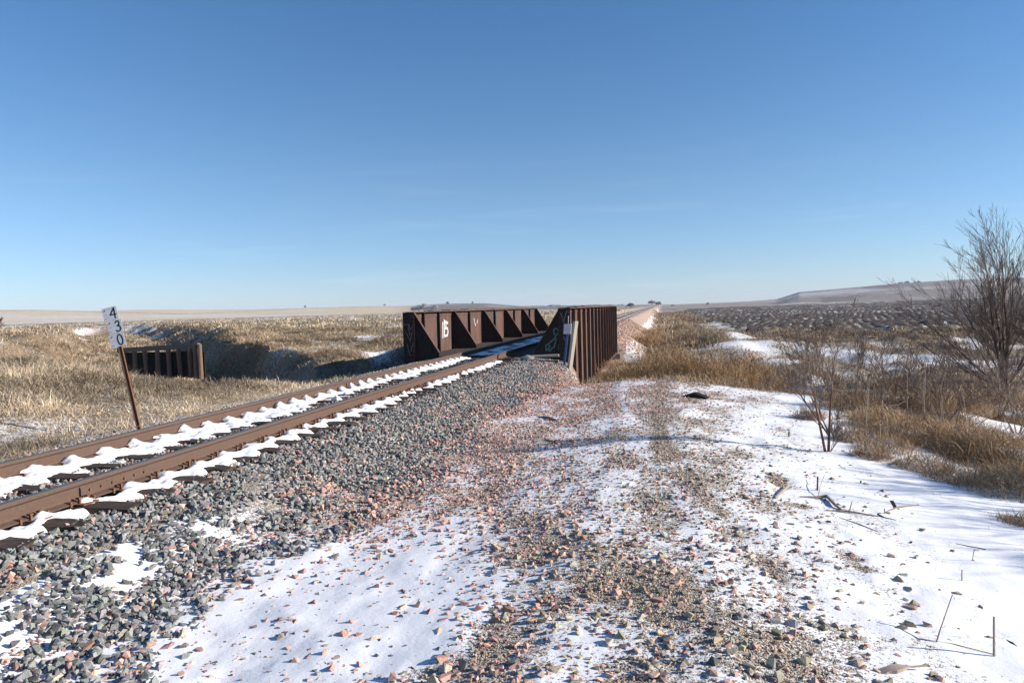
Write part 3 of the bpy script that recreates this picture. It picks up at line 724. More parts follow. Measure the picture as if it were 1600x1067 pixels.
# post, marker and pipe by the right girder
ca_, sa_ = math.cos(R(38)), math.sin(R(38)); m = MB(); m.prism([(-.065,-.065),(.065,-.065),(.065,.065),(-.065,.065)], (-.05, 0, -.35), (.275, -.10, 1.68), (ca_, sa_, 0), (-sa_, ca_, 0))
o = m.build('leaning_post', M_POSTW, bevel=.012); o.location = (-2.93, 23.3, -.70)
tag(o, 'pale timber post leaning against the end of the right girder', 'post')
mk = thing('marker_post', (-3.17, 23.42, -.62), 'narrow blue post carrying a pale square plate leaning by the bridge end', 'marker post')
m = MB(); m.prism([(-.035,-.02),(.035,-.02),(.035,.02),(-.035,.02)], (0, 0, -.4), (.22, -.04, 1.24), (1, 0, 0), (0, 1, 0)); m.build('post', M_BLUE, mk)
m = MB(); m.prism([(-.12,-.008),(.11,-.008),(.12,.008),(-.11,.008)], (.21, -.07, 1.20), (.25, -.075, 1.52), (1, 0, 0), (0, 1, 0)); pl_ = m.build('plate', M_GLOSS, mk)
m = MB()
for a, b in ((.12, 1.47), (.31, 1.47), (.15, 1.27)): m.tube([(a, -.080, b), (a+.002, -.092, b)], .016, 8)
m.tube([(.255, -.075, 1.5), (.265, -.05, 1.78)], .010, 6); m.build('bracket', M_GLOSS, mk)
m = MB(); m.tube([(-4.12, 23.45, -.085), (-3.25, 23.42, -.055)], .045, 12); o = m.build('pipe', M_POSTW, smooth=False); tag(o, 'pale round pipe lying level on the timber beside the bridge end', 'pipe')
o.location.z = -.05
m = MB(); m.box(-4.2, -3.27, 23.38, 23.62, -.62, -.255); o = m.build('timber_block', M_TIMB, bevel=.015); tag(o, 'short squared timber block under the pipe at the bridge end', 'timber')
bm = bmesh.new(); bmesh.ops.create_icosphere(bm, subdivisions=2, radius=.17)
for v in bm.verts: v.co = Vector((v.co.x*1.3, v.co.y*.8, v.co.z*.55))*(1+.35*(random.random()-.5))
me = bpy.data.meshes.new('rag'); bm.to_mesh(me); bm.free(); o = link('crumpled_sack', me, M_POSTW); o.location = (-4.25, 23.3, -.17); tag(o, 'crumpled pale sack lying at the end of the pipe on the ballast', 'sack')

# ------------------------------------------------------------------ milepost
mp_loc = (-8.28, 10.35, T(-8.28, 10.35))
sp = thing('milepost', mp_loc, 'leaning rusty milepost with three white plates reading 4 3 0 left of the track', 'milepost')
lean = Vector((-.46, .06, 2.02))        # foot to top
side = Vector((.955, .26, .08)).normalized()
ln = lean.normalized(); nrm = ln.cross(side).normalized()*1; side = nrm.cross(ln).normalized()*1
if nrm.y > 0: nrm = -nrm
side = ln.cross(nrm) if (ln.cross(nrm)).x > 0 else -ln.cross(nrm)
def sp_pt(u, v, w): return ln*v+side*u+nrm*w
m = MB(); m.prism([(-.026,.0),(-.020,.0),(-.020,-.022),(.020,-.022),(.020,.0),(.026,.0),(.026,-.034),(-.026,-.034)], -ln*.35, ln*1.98, side, nrm); m.build('post', M_FAST, sp)
m = MB(); m.prism([(-.036,-.002),(-.026,-.002),(-.026,-.03),(-.036,-.03)], -ln*.3, ln*1.45, side, nrm); m.build('painted_lit_edge', M_POSTW, sp)  # pale strip paints the lit left edge of the post
def plate(v, txt, u0, tilt):
    cs_, sn_ = math.cos(tilt), math.sin(tilt)
    def pt(a, b, w): return sp_pt(u0+a*cs_-b*sn_, v+a*sn_+b*cs_, w)
    W, H = .118, .108
    q = [(-W,-H),(W,-H),(W,H),(-W,H)]; m = MB()
    for w in (.004, .008):
        for a, b in q: m.v.append(tuple(pt(a, b, w)))
    m.f += [(0,1,2,3),(7,6,5,4),(0,4,5,1),(1,5,6,2),(2,6,7,3),(3,7,4,0)]
    p = m.build('number_plate', M_SIGN, sp); p['label'] = 'white plate with the numeral '+txt
    DG = {'4': [[(.03,.085),(-.045,-.02),(.05,-.02)], [(.03,.085),(.022,-.085)]],
          '3': [[(-.03,.06),(-.008,.085),(.02,.08),(.032,.055),(.022,.02),(-.008,.008)], [(-.008,.008),(.028,-.003),(.042,-.04),(.025,-.075),(-.01,-.085),(-.036,-.062)]],
          '0': [[(.038*math.cos(R(t_)), .085*math.sin(R(t_))) for t_ in range(0, 361, 24)]]}[txt]
    m = MB(); k = 0
    for lnn in DG:
        for A, B in zip(lnn[:-1], lnn[1:]):
            k += 1; A = Vector((A[0]+.045, A[1])); B = Vector((B[0]+.045, B[1])); d = (B-A).normalized(); n = Vector((-d.y, d.x))*.0095; A = A-d*.004; B = B+d*.004
            b = len(m.v)
            for w in (.0095+.0004*(k % 3), .008):
                for c in (A+n, B+n, B-n, A-n): m.v.append(tuple(pt(c.x, c.y, w)))
            m.f += [tuple(b+i for i in qq) for qq in ((0,1,2,3),(7,6,5,4),(0,4,5,1),(1,5,6,2),(2,6,7,3),(3,7,4,0))]
    m.build('numeral', M_BLACK, p)
    m = MB()
    for a, b, w_, h_ in ((-.085, .06, .018, .006), (-.09, -.07, .016, .005), (-.07, .075, .008, .01), (-.06, .0, .005, .006)):
        b0 = len(m.v)
        for w in (.0095, .008):
            for c in ((a-w_, b-h_), (a+w_, b-h_*.2), (a+w_, b+h_), (a-w_, b+h_*.4)): m.v.append(tuple(pt(c[0], c[1], w)))
        m.f += [tuple(b0+i for i in qq) for qq in ((0,1,2,3),(7,6,5,4),(0,4,5,1),(1,5,6,2),(2,6,7,3),(3,7,4,0))]
    m.build('plate_marks', M_BLACK, p)
plate(1.955, '4', -.03, .02); plate(1.735, '3', -.0, -.0); plate(1.512, '0', -.01, .03)

M_VOIDW = m_simple('void_and_debris_black', (.008, .007, .006), (.02, .017, .014), 10)  # black for the painted void behind the piles and for the debris
# ------------------------------------------------------------------ old timber bulkhead across the ravine
A = Vector((-31.0, 37.6)); B = Vector((-26.1, 38.0)); dB = (B-A)
tb = thing('timber_bulkhead', (A.x, A.y, -1.5), 'old dark timber bulkhead with cap beam on round piles in the far creek bank', 'bulkhead')
ztop = -.20
m = MB(); m.prism([(-.14,-.14),(.14,-.14),(.14,.14),(-.14,.14)], (-.15, -.03, ztop+1.33), (dB.x-.1, dB.y, ztop+1.52), (0, 1, 0), (0, 0, 1)); m.build('cap_beam', M_TIMB, tb)
for k in range(8):
    f = [.04, .17, .32, .46, .60, .74, .86, .96][k]; m = MB()
    m.tube([(dB.x*f, dB.y*f-.06+.02*k, -.9), (dB.x*f-.03+.07*math.sin(k*2.3), dB.y*f-.03, ztop+1.2+.19*f)], [.15-.02*(k % 3), .125], 10, jag=.25); m.build('pile', M_PILE, tb)
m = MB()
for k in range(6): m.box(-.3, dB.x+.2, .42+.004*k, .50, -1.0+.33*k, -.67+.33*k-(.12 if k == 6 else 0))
m.build('void_backing', M_VOIDW, tb)  # black boards stand in for the dark void behind the piles
for fx, hh in ((dB.x+.28, 1.62), (dB.x-.02, 1.55)):
    m = MB(); m.tube([(fx+.1, -.22, -.6), (fx+.08, -.2, ztop+hh)], [.14, .12], 10); m.build('end_post', M_PILE, tb)

# ------------------------------------------------------------------ ploughed field
fd = R(9.5); fx_ = np.array([math.sin(fd), math.cos(fd)])        # furrow direction
us = np.arange(-60, 330, .30); vs_ = np.concatenate([np.arange(82, 200, .8), np.geomspace(200, 620, 90)])
U, V = np.meshgrid(us, vs_)
bend = 6*np.sin(V/60.)+(fbm(U/40, V/60, 121, 2)-.5)*6
GX = 12+U*math.cos(0)+ (V-82)*math.tan(fd); GY = V+0*U
rowph = (U+bend)/1.5
rid = np.cos(rowph*2*np.pi); cl = fbm(GX*1.3, GY*.6, 123, 3)
nearedge = 84+9*(fbm(GX/14., GX*0, 125, 2)-.5)+.10*(GX-12); keep_e = ss(0, 4, GY-nearedge)*ss(10.2, 13.5, GX+(fbm(GY/9., GX*0, 126, 2)-.5)*5-.012*(GY-90)*0)
base_z = terrain(GX, GY, False)
GZ = base_z+np.where(keep_e > .02, .05+.07*rid+.26*(cl-.5), -.6)
cov = -.12-.12*rid+(cl-.5)*1.35+.5*(fbm(GX/26., GY/40., 127, 3)-.5)-.20*ss(35, 80, U-(V-82)*.12)+.22*np.exp(-((V-135)/30)**2-((U+2-(V-82)*.0)/22)**2)
cov = cov-.25*ss(190, 300, V)
n_, m_ = GX.shape; i = np.arange(n_-1)[:, None]*m_+np.arange(m_-1)[None]
q = np.stack([i, i+1, i+m_+1, i+m_], -1).reshape(-1, 4)
stub = 1-ss(2, 17, GY-nearedge+6*(cl-.5))
me = np_mesh('ploughed_field', np.stack([GX.ravel(), GY.ravel(), GZ.ravel()], 1), q, np.clip(np.stack([cov.ravel(), stub.ravel(), cov.ravel()*0], 1), 0, 1), True)
t = NT('ploughed_soil'); at = t.attr(); S = t.sep(at.outputs[0]); n = t.noise(2.2, 5, .7); n2 = t.noise(.4, 4)
k = t.mix(t.ramp(n, [(.35, 0.), (.7, 1.)]), (.032, .023, .018), (.085, .063, .048)); k = t.mix(t.math('MULTIPLY', S[1], t.ramp(n, [(.4, .2), (.6, 1.)])), k, (.24, .18, .115))
e = t.math('ADD', S[0], t.math('MULTIPLY', t.math('SUBTRACT', n, .5), .7))
t.col(t.mix(t.ramp(e, [(.52, 0.), (.62, 1.)]), k, (.70, .71, .74))); t.rough(.95); t.bump(n, .6, .1); M_PLOW = t.m
o = link('ploughed_field', me, M_PLOW); tag(o, 'dark ploughed field with snow lying in its furrows', kind='structure')

# ------------------------------------------------------------------ grass
def blades(P, h, w, lean, curve, col):
    n = len(P); a = RNG.uniform(0, 2*np.pi, n); ld = RNG.uniform(0, 2*np.pi, n)
    dirx, diry = np.cos(ld)*lean, np.sin(ld)*lean
    px, py = np.cos(a)*w/2, np.sin(a)*w/2
    o = np.zeros(n); per = np.stack([px, py, o], 1)
    h = h*.9; mid = P+np.stack([dirx*h*.7, diry*h*.7, h*.52*np.sqrt(np.clip(1-lean**2*.5, .1, 1))], 1)
    tip = P+np.stack([dirx*h*1.55*(1+curve), diry*h*1.55*(1+curve), h*.82*np.clip(1-.55*lean**2-.5*curve*lean, .12, 1)], 1)
    V = np.stack([P-per, P+per, mid+per*.75, mid-per*.75, tip], 1)
    F = np.array([[0, 1, 2], [0, 2, 3], [3, 2, 4]])[None]+(np.arange(n)*5)[:, None, None]
    return V.reshape(-1, 3), F.reshape(-1, 3), np.repeat(col, 5, 0)
def grass(name, label, gens):
    Vs, Fs, Cs, b = [], [], [], 0
    for V, F, C in gens:
        Vs.append(V); Fs.append(F+b); Cs.append(C); b += len(V)
    o = link(name, np_mesh(name, np.concatenate(Vs), np.concatenate(Fs), np.concatenate(Cs)), M_GRASS)
    return tag(o, label, kind='stuff')
def tufts(x, y, nb, spread, h, w, lean, cols, jit=.24, hvar=None):
    """x,y tuft centres; nb blades each"""
    n = len(x); X = np.repeat(x, nb)+RNG.normal(0, 1, n*nb)*np.repeat(spread, nb); Y = np.repeat(y, nb)+RNG.normal(0, 1, n*nb)*np.repeat(spread, nb)
    Z = terrain(X, Y)-.01
    h = h*(.6+1.25*ss(.3, .72, fbm(x*.9, y*.9, 203, 3)))
    hh = np.repeat(h, nb)*RNG.uniform(.45, 1.15, n*nb); ww = np.repeat(w, nb)*RNG.uniform(.7, 1.3, n*nb)
    base = cols[RNG.integers(0, len(cols), n)]*RNG.uniform(1-jit, 1+jit*.8, (n, 1))
    lf = fbm(x*.45, y*.45, 201, 4); base = base*(.55+.9*ss(.3, .7, lf))[:, None]
    C = np.repeat(base, nb, 0)*RNG.uniform(.75, 1.25, (n*nb, 1))
    return blades(np.stack([X, Y, Z], 1), hh, ww, RNG.uniform(.1, 1, n*nb)*lean, RNG.uniform(0, .45, n*nb), C)
STRAW = np.array([(.47, .385, .27), (.40, .32, .22), (.37, .28, .175), (.52, .44, .32), (.31, .235, .165)])
TAN = np.array([(.38, .28, .175), (.31, .22, .135), (.43, .34, .22), (.25, .17, .105)])
RUST = np.array([(.40, .265, .15), (.46, .33, .19), (.31, .19, .105), (.50, .39, .25), (.26, .165, .105)])
def inview(x, y, lo=-48, hi=44):
    a = azim(x, y); return (a > lo) & (a < hi)
def region(n, x0, x1, y0, y1, prob):
    x, y = uni(n, x0, x1, y0, y1); k = (RNG.random(n) < prob(x, y)) & inview(x, y); return x[k], y[k]
gens = []
# near left bank: dense pale grass
def pL(x, y):
    c, g_, _ = masks(x, y); d = creek_d(x, y)
    return ss(-8.15, -9.0, x+(fbm(x, y, 131, 2)-.5)*1.2)*np.clip(1.15-.75*(c > .52)-.9*(fbm(x*.5, y*.5, 135, 3) > .66), .05, 1)*(d > .62)*(1-ss(22, 27, y-.9*(-x-12)))
x, y = region(24000, -30, -8.05, 5, 32, pL); r = np.hypot(x, y)
gens.append(tufts(x, y, 24, .10+.004*r, RNG.uniform(.07, .19, len(x))*(.6+.8*fbm(x*.5, y*.5, 137, 2))*(1+.5*ss(-9, -13, x)), .004+.00042*r, 1.25, STRAW))
# dead weedy clumps in it
x, y = region(1300, -26, -9.6, 8, 30, pL); r = np.hypot(x, y)
gens.append(tufts(x, y, 22, .10+.004*r, RNG.uniform(.16, .34, len(x)), .0035+.0004*r, .8, STRAW*.9))
grass('grass', 'pale dry grass covering the near left bank', gens)
gens = []
def pM(x, y):
    c = masks(x, y)[0]; d = creek_d(x, y)
    return (x < -8.9)*np.clip(1.1-1.0*ss(.44, .60, c), .03, 1)*(d > .86)*ss(22, 25, y-.0*x)
x, y = region(26000, -46, -8.9, 22, 62, pM); r = np.hypot(x, y)
gens.append(tufts(x, y, 17, .15+.003*r, RNG.uniform(.10, .34, len(x))*(.4+1.1*fbm(x*.35, y*.35, 141, 2)), .005+.00040*r, 1.3, np.concatenate([TAN, STRAW[:3]])))
x, y = region(42000, -150, -9.5, 60, 210, lambda x, y: np.clip(60/np.hypot(x, y), 0, 1)**1.3*(creek_d(x, y) > .8)*.85); r = np.hypot(x, y)
gens.append(tufts(x, y, 9, .25+.004*r, RNG.uniform(.20, .48, len(x)), .012+.0006*r, .8, STRAW[[0, 1, 3, 2]]))
# ravine sides and floor, shaded bank
x, y = region(5200, -36, -21, 31, 42, lambda x, y: .8+0*x); r = np.hypot(x, y)
gens.append(tufts(x, y, 14, .12+.003*r, RNG.uniform(.10, .30, len(x)), .006+.00045*r, 1.1, TAN))
x, y = region(7000, -60, -9, 14, 62, lambda x, y: ((creek_d(x, y) < .95) & (creek_d(x, y) > .25))*.75*(x < -9.2)); r = np.hypot(x, y)
gens.append(tufts(x, y, 12, .10+.003*r, RNG.uniform(.12, .30, len(x)), .006+.00045*r, 1.0, TAN*.85))  # darker tan puts the bank's shade into its grass
x, y = region(26000, -120, -24, 38, 140, lambda x, y: (creek_d(x, y) < 1.35)*.85); r = np.hypot(x, y)
gens.append(tufts(x, y, 8, .18+.003*r, RNG.uniform(.18, .45, len(x)), .012+.0005*r, .9, np.concatenate([TAN, TAN*.7, STRAW[:2]])))
grass('grass', 'tan tussocks on the mound and banks across the creek', gens)
gens = []
def pR(x, y):
    edge = interp(y, [0,9,10.2,11.6,12,15,19], [4.3,3.95,3.6,3.35,2.6,2.9,3.1])
    c = masks(x, y)[0]
    return ss(-.05, .3, x-edge+(fbm(x*1.3, y*1.3, 41, 3)-.5)*.9)*np.clip(1.1-1.15*ss(.42, .60, c), .04, 1)
x, y = region(11500, 2.2, 20, 6, 22, pR); r = np.hypot(x, y)
gens.append(tufts(x, y, 22, .09+.003*r, RNG.uniform(.07, .24, len(x))*(.4+1.2*fbm(x*.7, y*.7, 143, 2)), .003+.00038*r, 1.3, RUST))
x, y = region(330, 3.4, 14, 6.5, 14, pR); r = np.hypot(x, y)     # dense low mats at the snow edge
gens.append(tufts(x, y, 120, .17+.003*r, RNG.uniform(.14, .28, len(x)), .003+.0003*r, 1.3, RUST))
x, y = region(20000, -2.5, 60, 20, 86, lambda x, y: pR(x+30, y)*0+np.clip(1.05-1.1*ss(.42, .62, masks(x, y)[0]), .12, 1)*(x > interp(y, [0, 48, 50, 90], [-2.4,-2.4,-1.0,-1.0]))*np.clip(34/np.hypot(x, y), 0, 1)*np.where((x < 9) & (y < 30) & (x+y > 18), .3, 1)); r = np.hypot(x, y)
gens.append(tufts(x, y, 16, .15+.003*r, RNG.uniform(.12, .36, len(x))*(.4+1.1*fbm(x*.35, y*.35, 145, 2)), .005+.00045*r, 1.1, np.concatenate([RUST, TAN])))
# verge between the ballast slope and the ploughed field, running to the horizon
x, y = region(15000, -1.4, 12, 54, 330, lambda x, y: np.clip(80/y, 0, 1)*ss(-1.6, .2, x-.0*y)*(1-ss(2.5+.06*np.clip(y-90, 0, 90), 5+.06*np.clip(y-90, 0, 90), x))*(.35+.65*(fbm(x*.25, y*.1, 147, 2) > .42))); r = np.hypot(x, y)
gens.append(tufts(x, y, 13, .25+.003*r, RNG.uniform(.25, .65, len(x)), .010+.0005*r, .8, TAN))
# margin of the field
x, y = region(7000, 8, 110, 74, 92, lambda x, y: .8+0*x); r = np.hypot(x, y)
gens.append(tufts(x, y, 9, .25+.003*r, RNG.uniform(.2, .5, len(x)), .02+.0006*r, .7, TAN))
# few blades poking from the snow and gravel edges near the camera
x, y = region(260, 1.2, 4.2, 3.5, 12, lambda x, y: (fbm(x*1.5, y*1.5, 149, 2) > .55)*.8)
gens.append(tufts(x, y, 4, np.full(len(x), .03), RNG.uniform(.03, .07, len(x)), np.full(len(x), .003), .8, RUST*.8))
x, y = region(450, -2.6, 3.4, 16.2, 20, lambda x, y: ss(.0, 1.6, y-interp(x, [-2.6,-1.8,.6,2.6], [19.3,18.6,16.6,16.2]))); r = np.hypot(x, y)
gens.append(tufts(x, y, 13, np.full(len(x), .14), RNG.uniform(.10, .40, len(x)), np.full(len(x), .009), .95, TAN))
grass('grass', 'brown matted grass and weeds right of the road', gens)

# ------------------------------------------------------------------ branching plants
def ray_ground(px, py):
    """where the line of sight through a picture point meets the terrain"""
    d = (fwd*FPX+rr*(px-800)+uu*(533.5-py)).normalized(); t = np.geomspace(1.5, 300, 700)
    for _ in range(2):
        gz = terrain(d.x*t, d.y*t); hit = np.nonzero(CAMZ+d.z*t < gz)[0]
        k = int(hit[0]) if len(hit) else len(t)-1
        t = np.linspace(t[max(k-1, 0)], t[k], 60)
    return Vector((d.x*t[-1], d.y*t[-1], CAMZ+d.z*t[-1]))
def grow(rs, start, dirn, length, rad, depth, maxd, spread, up, segs, out, nchild=(2, 4), droop=0, shrink=.62, minr=.003):
    p = Vector(start); d = Vector(dirn).normalized(); pts = [p.copy()]; rads = [rad]
    n = max(2, segs); kids = []; jz = .035 if depth == 0 else .06; up_ = up*(.5**depth)
    for i in range(n):
        d = (d+Vector((rs.gauss(0, jz), rs.gauss(0, jz), rs.gauss(0, jz)))+Vector((0, 0, up_*.10))).normalized()
        p = p+d*(length/n); f = (i+1)/n
        pts.append(p.copy()); rads.append(max(minr, rad*(1-.72*f)))
        if depth < maxd and f > (.12 if depth else .2): kids.append((p.copy(), d.copy(), f, rads[-1]))
    out.append((depth, pts, rads))
    if depth >= maxd: return
    k = rs.randint(*nchild)
    for j in range(k):
        q, dd, f, r_ = kids[int(rs.random()*len(kids))]
        a = Vector((rs.gauss(0, 1), rs.gauss(0, 1), rs.gauss(0, .8))).normalized()
        nd = (dd+a*spread*rs.uniform(.6, 1.3)+Vector((0, 0, up*.2))).normalized()
        grow(rs, q, nd, length*shrink*rs.uniform(.7, 1.15)*(1.15-.35*f), max(minr, r_*.72), depth+1, maxd, spread, up, max(2, segs-1), out, nchild, droop, shrink, minr)
def plant_mesh(out, sel, n=4):
    m = MB()
    for d, pts, rads in out:
        if sel(d): m.tube(pts, rads, 5 if d == 0 else (4 if d == 1 else 3), cap=d == 0)
    return m
def bare_tree(name, loc_, label, cat, stems, maxd, spread, up, barkm, twigm, segs=6, nchild=(4, 6), seed=1, shrink=.62, minr=.004, group=None):
    rs = random.Random(seed); tr = thing(name, loc_, label, cat, group); out = []
    for d, L, r_ in stems: grow(rs, (rs.uniform(-.06, .06)*L/3, rs.uniform(-.06, .06)*L/3, -.1), d, L, r_, 0, maxd, spread, up, segs, out, nchild, 0, shrink, minr)
    plant_mesh(out, lambda d: d == 0).build('trunk', barkm, tr, True); plant_mesh(out, lambda d: d > 0).build('branches', twigm, tr)
    return tr
_p = ray_ground(1570, 603); M_TWIGL = m_simple('fine_twig_bark', (.15, .105, .08), (.28, .21, .165), 8, .9, .2); tx_, ty_ = _p.x, _p.y; TSC = math.hypot(tx_, ty_)/25.*.76; print('TREE', _p, TSC)
rs_t = random.Random(5)
bare_tree('bare_tree', (tx_, ty_, T(tx_, ty_)), 'tall bare many stemmed tree with dark trunk at the right edge', 'tree',
    [((math.sin(a_)*rs_t.uniform(.8, 1.1), rs_t.uniform(-.45, .45), math.cos(a_)), rs_t.uniform(3.0, 3.9)*TSC*1.30*(1-.30*abs(a_)), rs_t.uniform(.038, .062)*TSC*(1-.4*abs(a_))) for a_ in [-1.12, -.92, -.76, -.62, -.48, -.35, -.22, -.10, .03, .17, .33, .55, .8, -.55, -.15]],
    3, .44, .22, M_BARK, M_TWIGL, 8, (6, 8), 21, .50, .0040)
bare_tree('bare_tree', (13.2, 27.0, T(13.2, 27.0)), 'bare tree just behind the tall one, cut by the right edge', 'tree',
    [((-.5, .1, 1), 3.2, .06), ((.1, -.2, 1), 3.8, .07), ((.5, .1, 1), 3.6, .07), ((-.2, .3, 1), 3.5, .05)], 4, .42, .45, M_BARK, M_TWIG, 8, (4, 6), 33, .50, .0035)
_p = ray_ground(1292, 706)
bare_tree('bare_tree', (8.6, 8.3, T(8.6, 8.3)), 'bare tree right of the picture edge shading the snow', 'tree',
    [((-.5, .2, 1), 2.2, .05), ((.1, -.3, 1), 2.6, .06), ((.4, .3, 1), 2.4, .05), ((-.2, .5, 1), 2.3, .04)], 3, .5, .3, M_BARK, M_TWIG, 7, (5, 7), 41, .6, .005)
bare_tree('bare_tree', (9.6, 6.1, T(9.6, 6.1)), 'smaller bare tree right of the picture edge near the camera', 'tree',
    [((-.4, -.2, 1), 1.8, .04), ((.2, .3, 1), 2.3, .05), ((.5, -.3, 1), 1.9, .04)], 3, .5, .3, M_BARK, M_TWIG, 7, (5, 7), 43, .6, .005)
_p = _p; sx_, sy_ = _p.x, _p.y; SSC = math.hypot(sx_, sy_)/12.3; print('SAP', _p, SSC)
bare_tree('sapling', (sx_, sy_, T(sx_, sy_)), 'small reddish bare sapling with forked stems at the edge of the snow', 'sapling',
    [(d_, L_*SSC, r_*SSC) for d_, L_, r_ in [((-.24, 0, 1), 1.35, .024), ((.13, .1, 1), 1.45, .026), ((.46, -.1, .9), .6, .009)]], 4, .58, .60, M_REDBARK, M_TWIGL, 8, (5, 6), 9, .58, .0017)
# leaner bare shrubs in the brush
def shrub(x, y, h, label, seed, n=7, spread=.55, mat=None, ms=(3, 5), maxd=3, group=None, r0_=.014, minr=.0035):
    rs = random.Random(seed)
    st = [((rs.gauss(0, .45), rs.gauss(0, .45), 1), h*rs.uniform(.6, 1), r0_*rs.uniform(.6, 1)) for _ in range(n)]
    return bare_tree('shrub', (x, y, T(x, y)), label, 'shrub', st, maxd, spread, .45, mat or M_TWIGL, mat or M_TWIGL, 5, ms, seed, .62, minr, group)
def pxy(px, dep):        # spot on the ground below an image column at a given depth
    l = (px-800)/1150*dep; return l*math.cos(YAW)-dep*math.sin(YAW), dep*math.cos(YAW)+l*math.sin(YAW)
for i, (px, dep, h, lab) in enumerate([
    (1400, 15.5, 1.1, 'thin grey shrub in the brush right of the sapling'), (1475, 13.5, 1.0, 'airy grey shrub below the tall bare tree'),
    (1335, 17.5, 1.3, 'twiggy shrub behind the sapling on the right'), (1520, 17, 1.5, 'bare shrub in front of the tall tree trunk'),
    (1225, 22, 1.0, 'low twiggy shrub at the far edge of the road'), (1590, 13, 1.2, 'bare shrub cut by the right edge below the tree'),
    (1440, 20, 1.5, 'tangled bare shrub left of the tall tree trunk'), (1560, 15.5, 1.2, 'grey shrub just below the foot of the big tree'), (1290, 19.5, 1.0, 'small bare shrub behind and left of the sapling crown')]):
    x, y = pxy(px, dep); shrub(x, y, h, lab, 50+i, 7)
x, y = pxy(288, 78); shrub(x, y, 1.6, 'lone bare sapling on the field edge above the old bulkhead', 77, 2, .5, None, (3, 4), 3, None, .04, .014)
x, y = pxy(-8, 70); shrub(x, y, 1.1, 'purplish bare bush cut by the left edge', 78, 12, .5, None, (4, 6), 3, None, .03, .02)

# big weedy bushes filling the ravine right of the bridge
def bush(px, dep, rad, h, n, cols, label, seed, w=.012, zoff=0):
    rs = np.random.default_rng(seed); x, y = pxy(px, dep); z = T(x, y)-.05+zoff
    a = rs.uniform(0, 2*np.pi, n); b = rs.random(n)**.6
    bx = rs.normal(0, rad*.30, n); by = rs.normal(0, rad*.30, n)
    dirs = np.stack([np.cos(a)*b*.95, np.sin(a)*b*.95, np.sqrt(np.clip(1-(b*.9)**2, .08, 1))], 1)
    L = .86*rs.uniform(.55, 1.0, n)**.5*np.where(b > .6, rad*1.05+h*.1, h)
    f0 = rs.uniform(.0, .7, n)*(rs.random(n) < .75)                   # twigs starting along the stems
    P0 = np.stack([bx, by, 0*bx], 1)+dirs*(L*f0)[:, None]
    P2 = np.stack([bx, by, 0*bx], 1)+dirs*L[:, None]+rs.normal(0, .10*h, (n, 3)); P2[:, 2] = np.maximum(P2[:, 2], .03)
    P1 = (P0+P2)/2+rs.normal(0, .05*h, (n, 3))
    k_ = rs.random(n) < .86; m_ = int(k_.sum()); u = rs.normal(0, 1, (m_, 3)); u /= np.linalg.norm(u, axis=1)[:, None]; lb = .72+.56*vn(u[:, 0]*2+seed, u[:, 1]*2+u[:, 2]*2, seed)
    q = u*(rs.random(m_)**.38*lb)[:, None]*np.array([rad, rad, h*.72]); q[:, 2] = np.abs(q[:, 2]+h*.22)
    v = rs.normal(0, 1, (m_, 3)); v[:, 2] = np.abs(v[:, 2])*.9; v = v/np.linalg.norm(v, axis=1)[:, None]*rs.uniform(.08, .30, m_)[:, None]*h*.7
    P0[k_] = q; P2[k_] = q+v; P1[k_] = q+v*.5+rs.normal(0, .02*h, (m_, 3))
    aa = rs.uniform(0, 2*np.pi, n); per = np.stack([np.cos(aa), np.sin(aa), 0*aa], 1)*w/2
    V = np.stack([P0-per, P0+per, P1+per*.8, P1-per*.8, P2], 1).reshape(-1, 3)
    F = (np.array([[0, 1, 2], [0, 2, 3], [3, 2, 4]])[None]+(np.arange(n)*5)[:, None, None]).reshape(-1, 3)
    C = np.repeat(cols[rs.integers(0, len(cols), n)]*rs.uniform(.65, 1.3, (n, 1)), 5, 0)
    o = link('weed_bush', np_mesh('weed_bush', V, F, C), M_GRASS); o.location = (x, y, z)
    return tag(o, label, 'bush', 'dry bushes in the ravine right of the bridge')
OR_ = np.array([(.42, .22, .08), (.34, .17, .06), (.44, .28, .12)]); BR = np.array([(.38, .235, .12), (.46, .30, .155), (.27, .16, .08), (.50, .36, .20)])
for i, (px, dep, rad, h, n, cc, lab) in enumerate([
    (962, 25.5, 1.0, 2.0, 6500, OR_, 'orange brown dry bush growing against the right girder'),
    (1000, 24.0, 1.2, 2.2, 8000, BR, 'tall tan dry bush second from the girder'),
    (1048, 24.5, 1.3, 2.35, 9000, BR, 'widest brown dry bush at the middle of the ravine'),
    (1095, 23.5, 1.3, 2.15, 9000, BR*.9, 'dark brown dry bush behind the black debris'),
    (1150, 24.5, 1.2, 1.85, 7500, BR, 'lower brown dry bush right of the dark one'),
    (1195, 26, 1.2, 1.6, 6500, RUST, 'reddish dry bush at the right end of the ravine row'),
    (925, 21.3, .7, .9, 2600, TAN, 'small pale dry bush at the foot of the girder ribs'),
    (1118, 56, 1.5, 1.35, 3500, STRAW, 'golden plume of tall grass beyond the ravine'),
    (1085, 62, 2.2, 1.1, 3000, TAN, 'low golden bush left of the golden plume'),
    (1008, 62, 1.7, 1.2, 3500, BR*1.15, 'brown bush on the embankment foot beyond the bridge'),
    (1016, 80, 1.7, 1.2, 3000, BR*1.2, 'farther brown bush along the embankment foot')]):
    bush(px, dep, rad, h, n, cc, lab, 200+i, .012 if dep < 30 else .028)

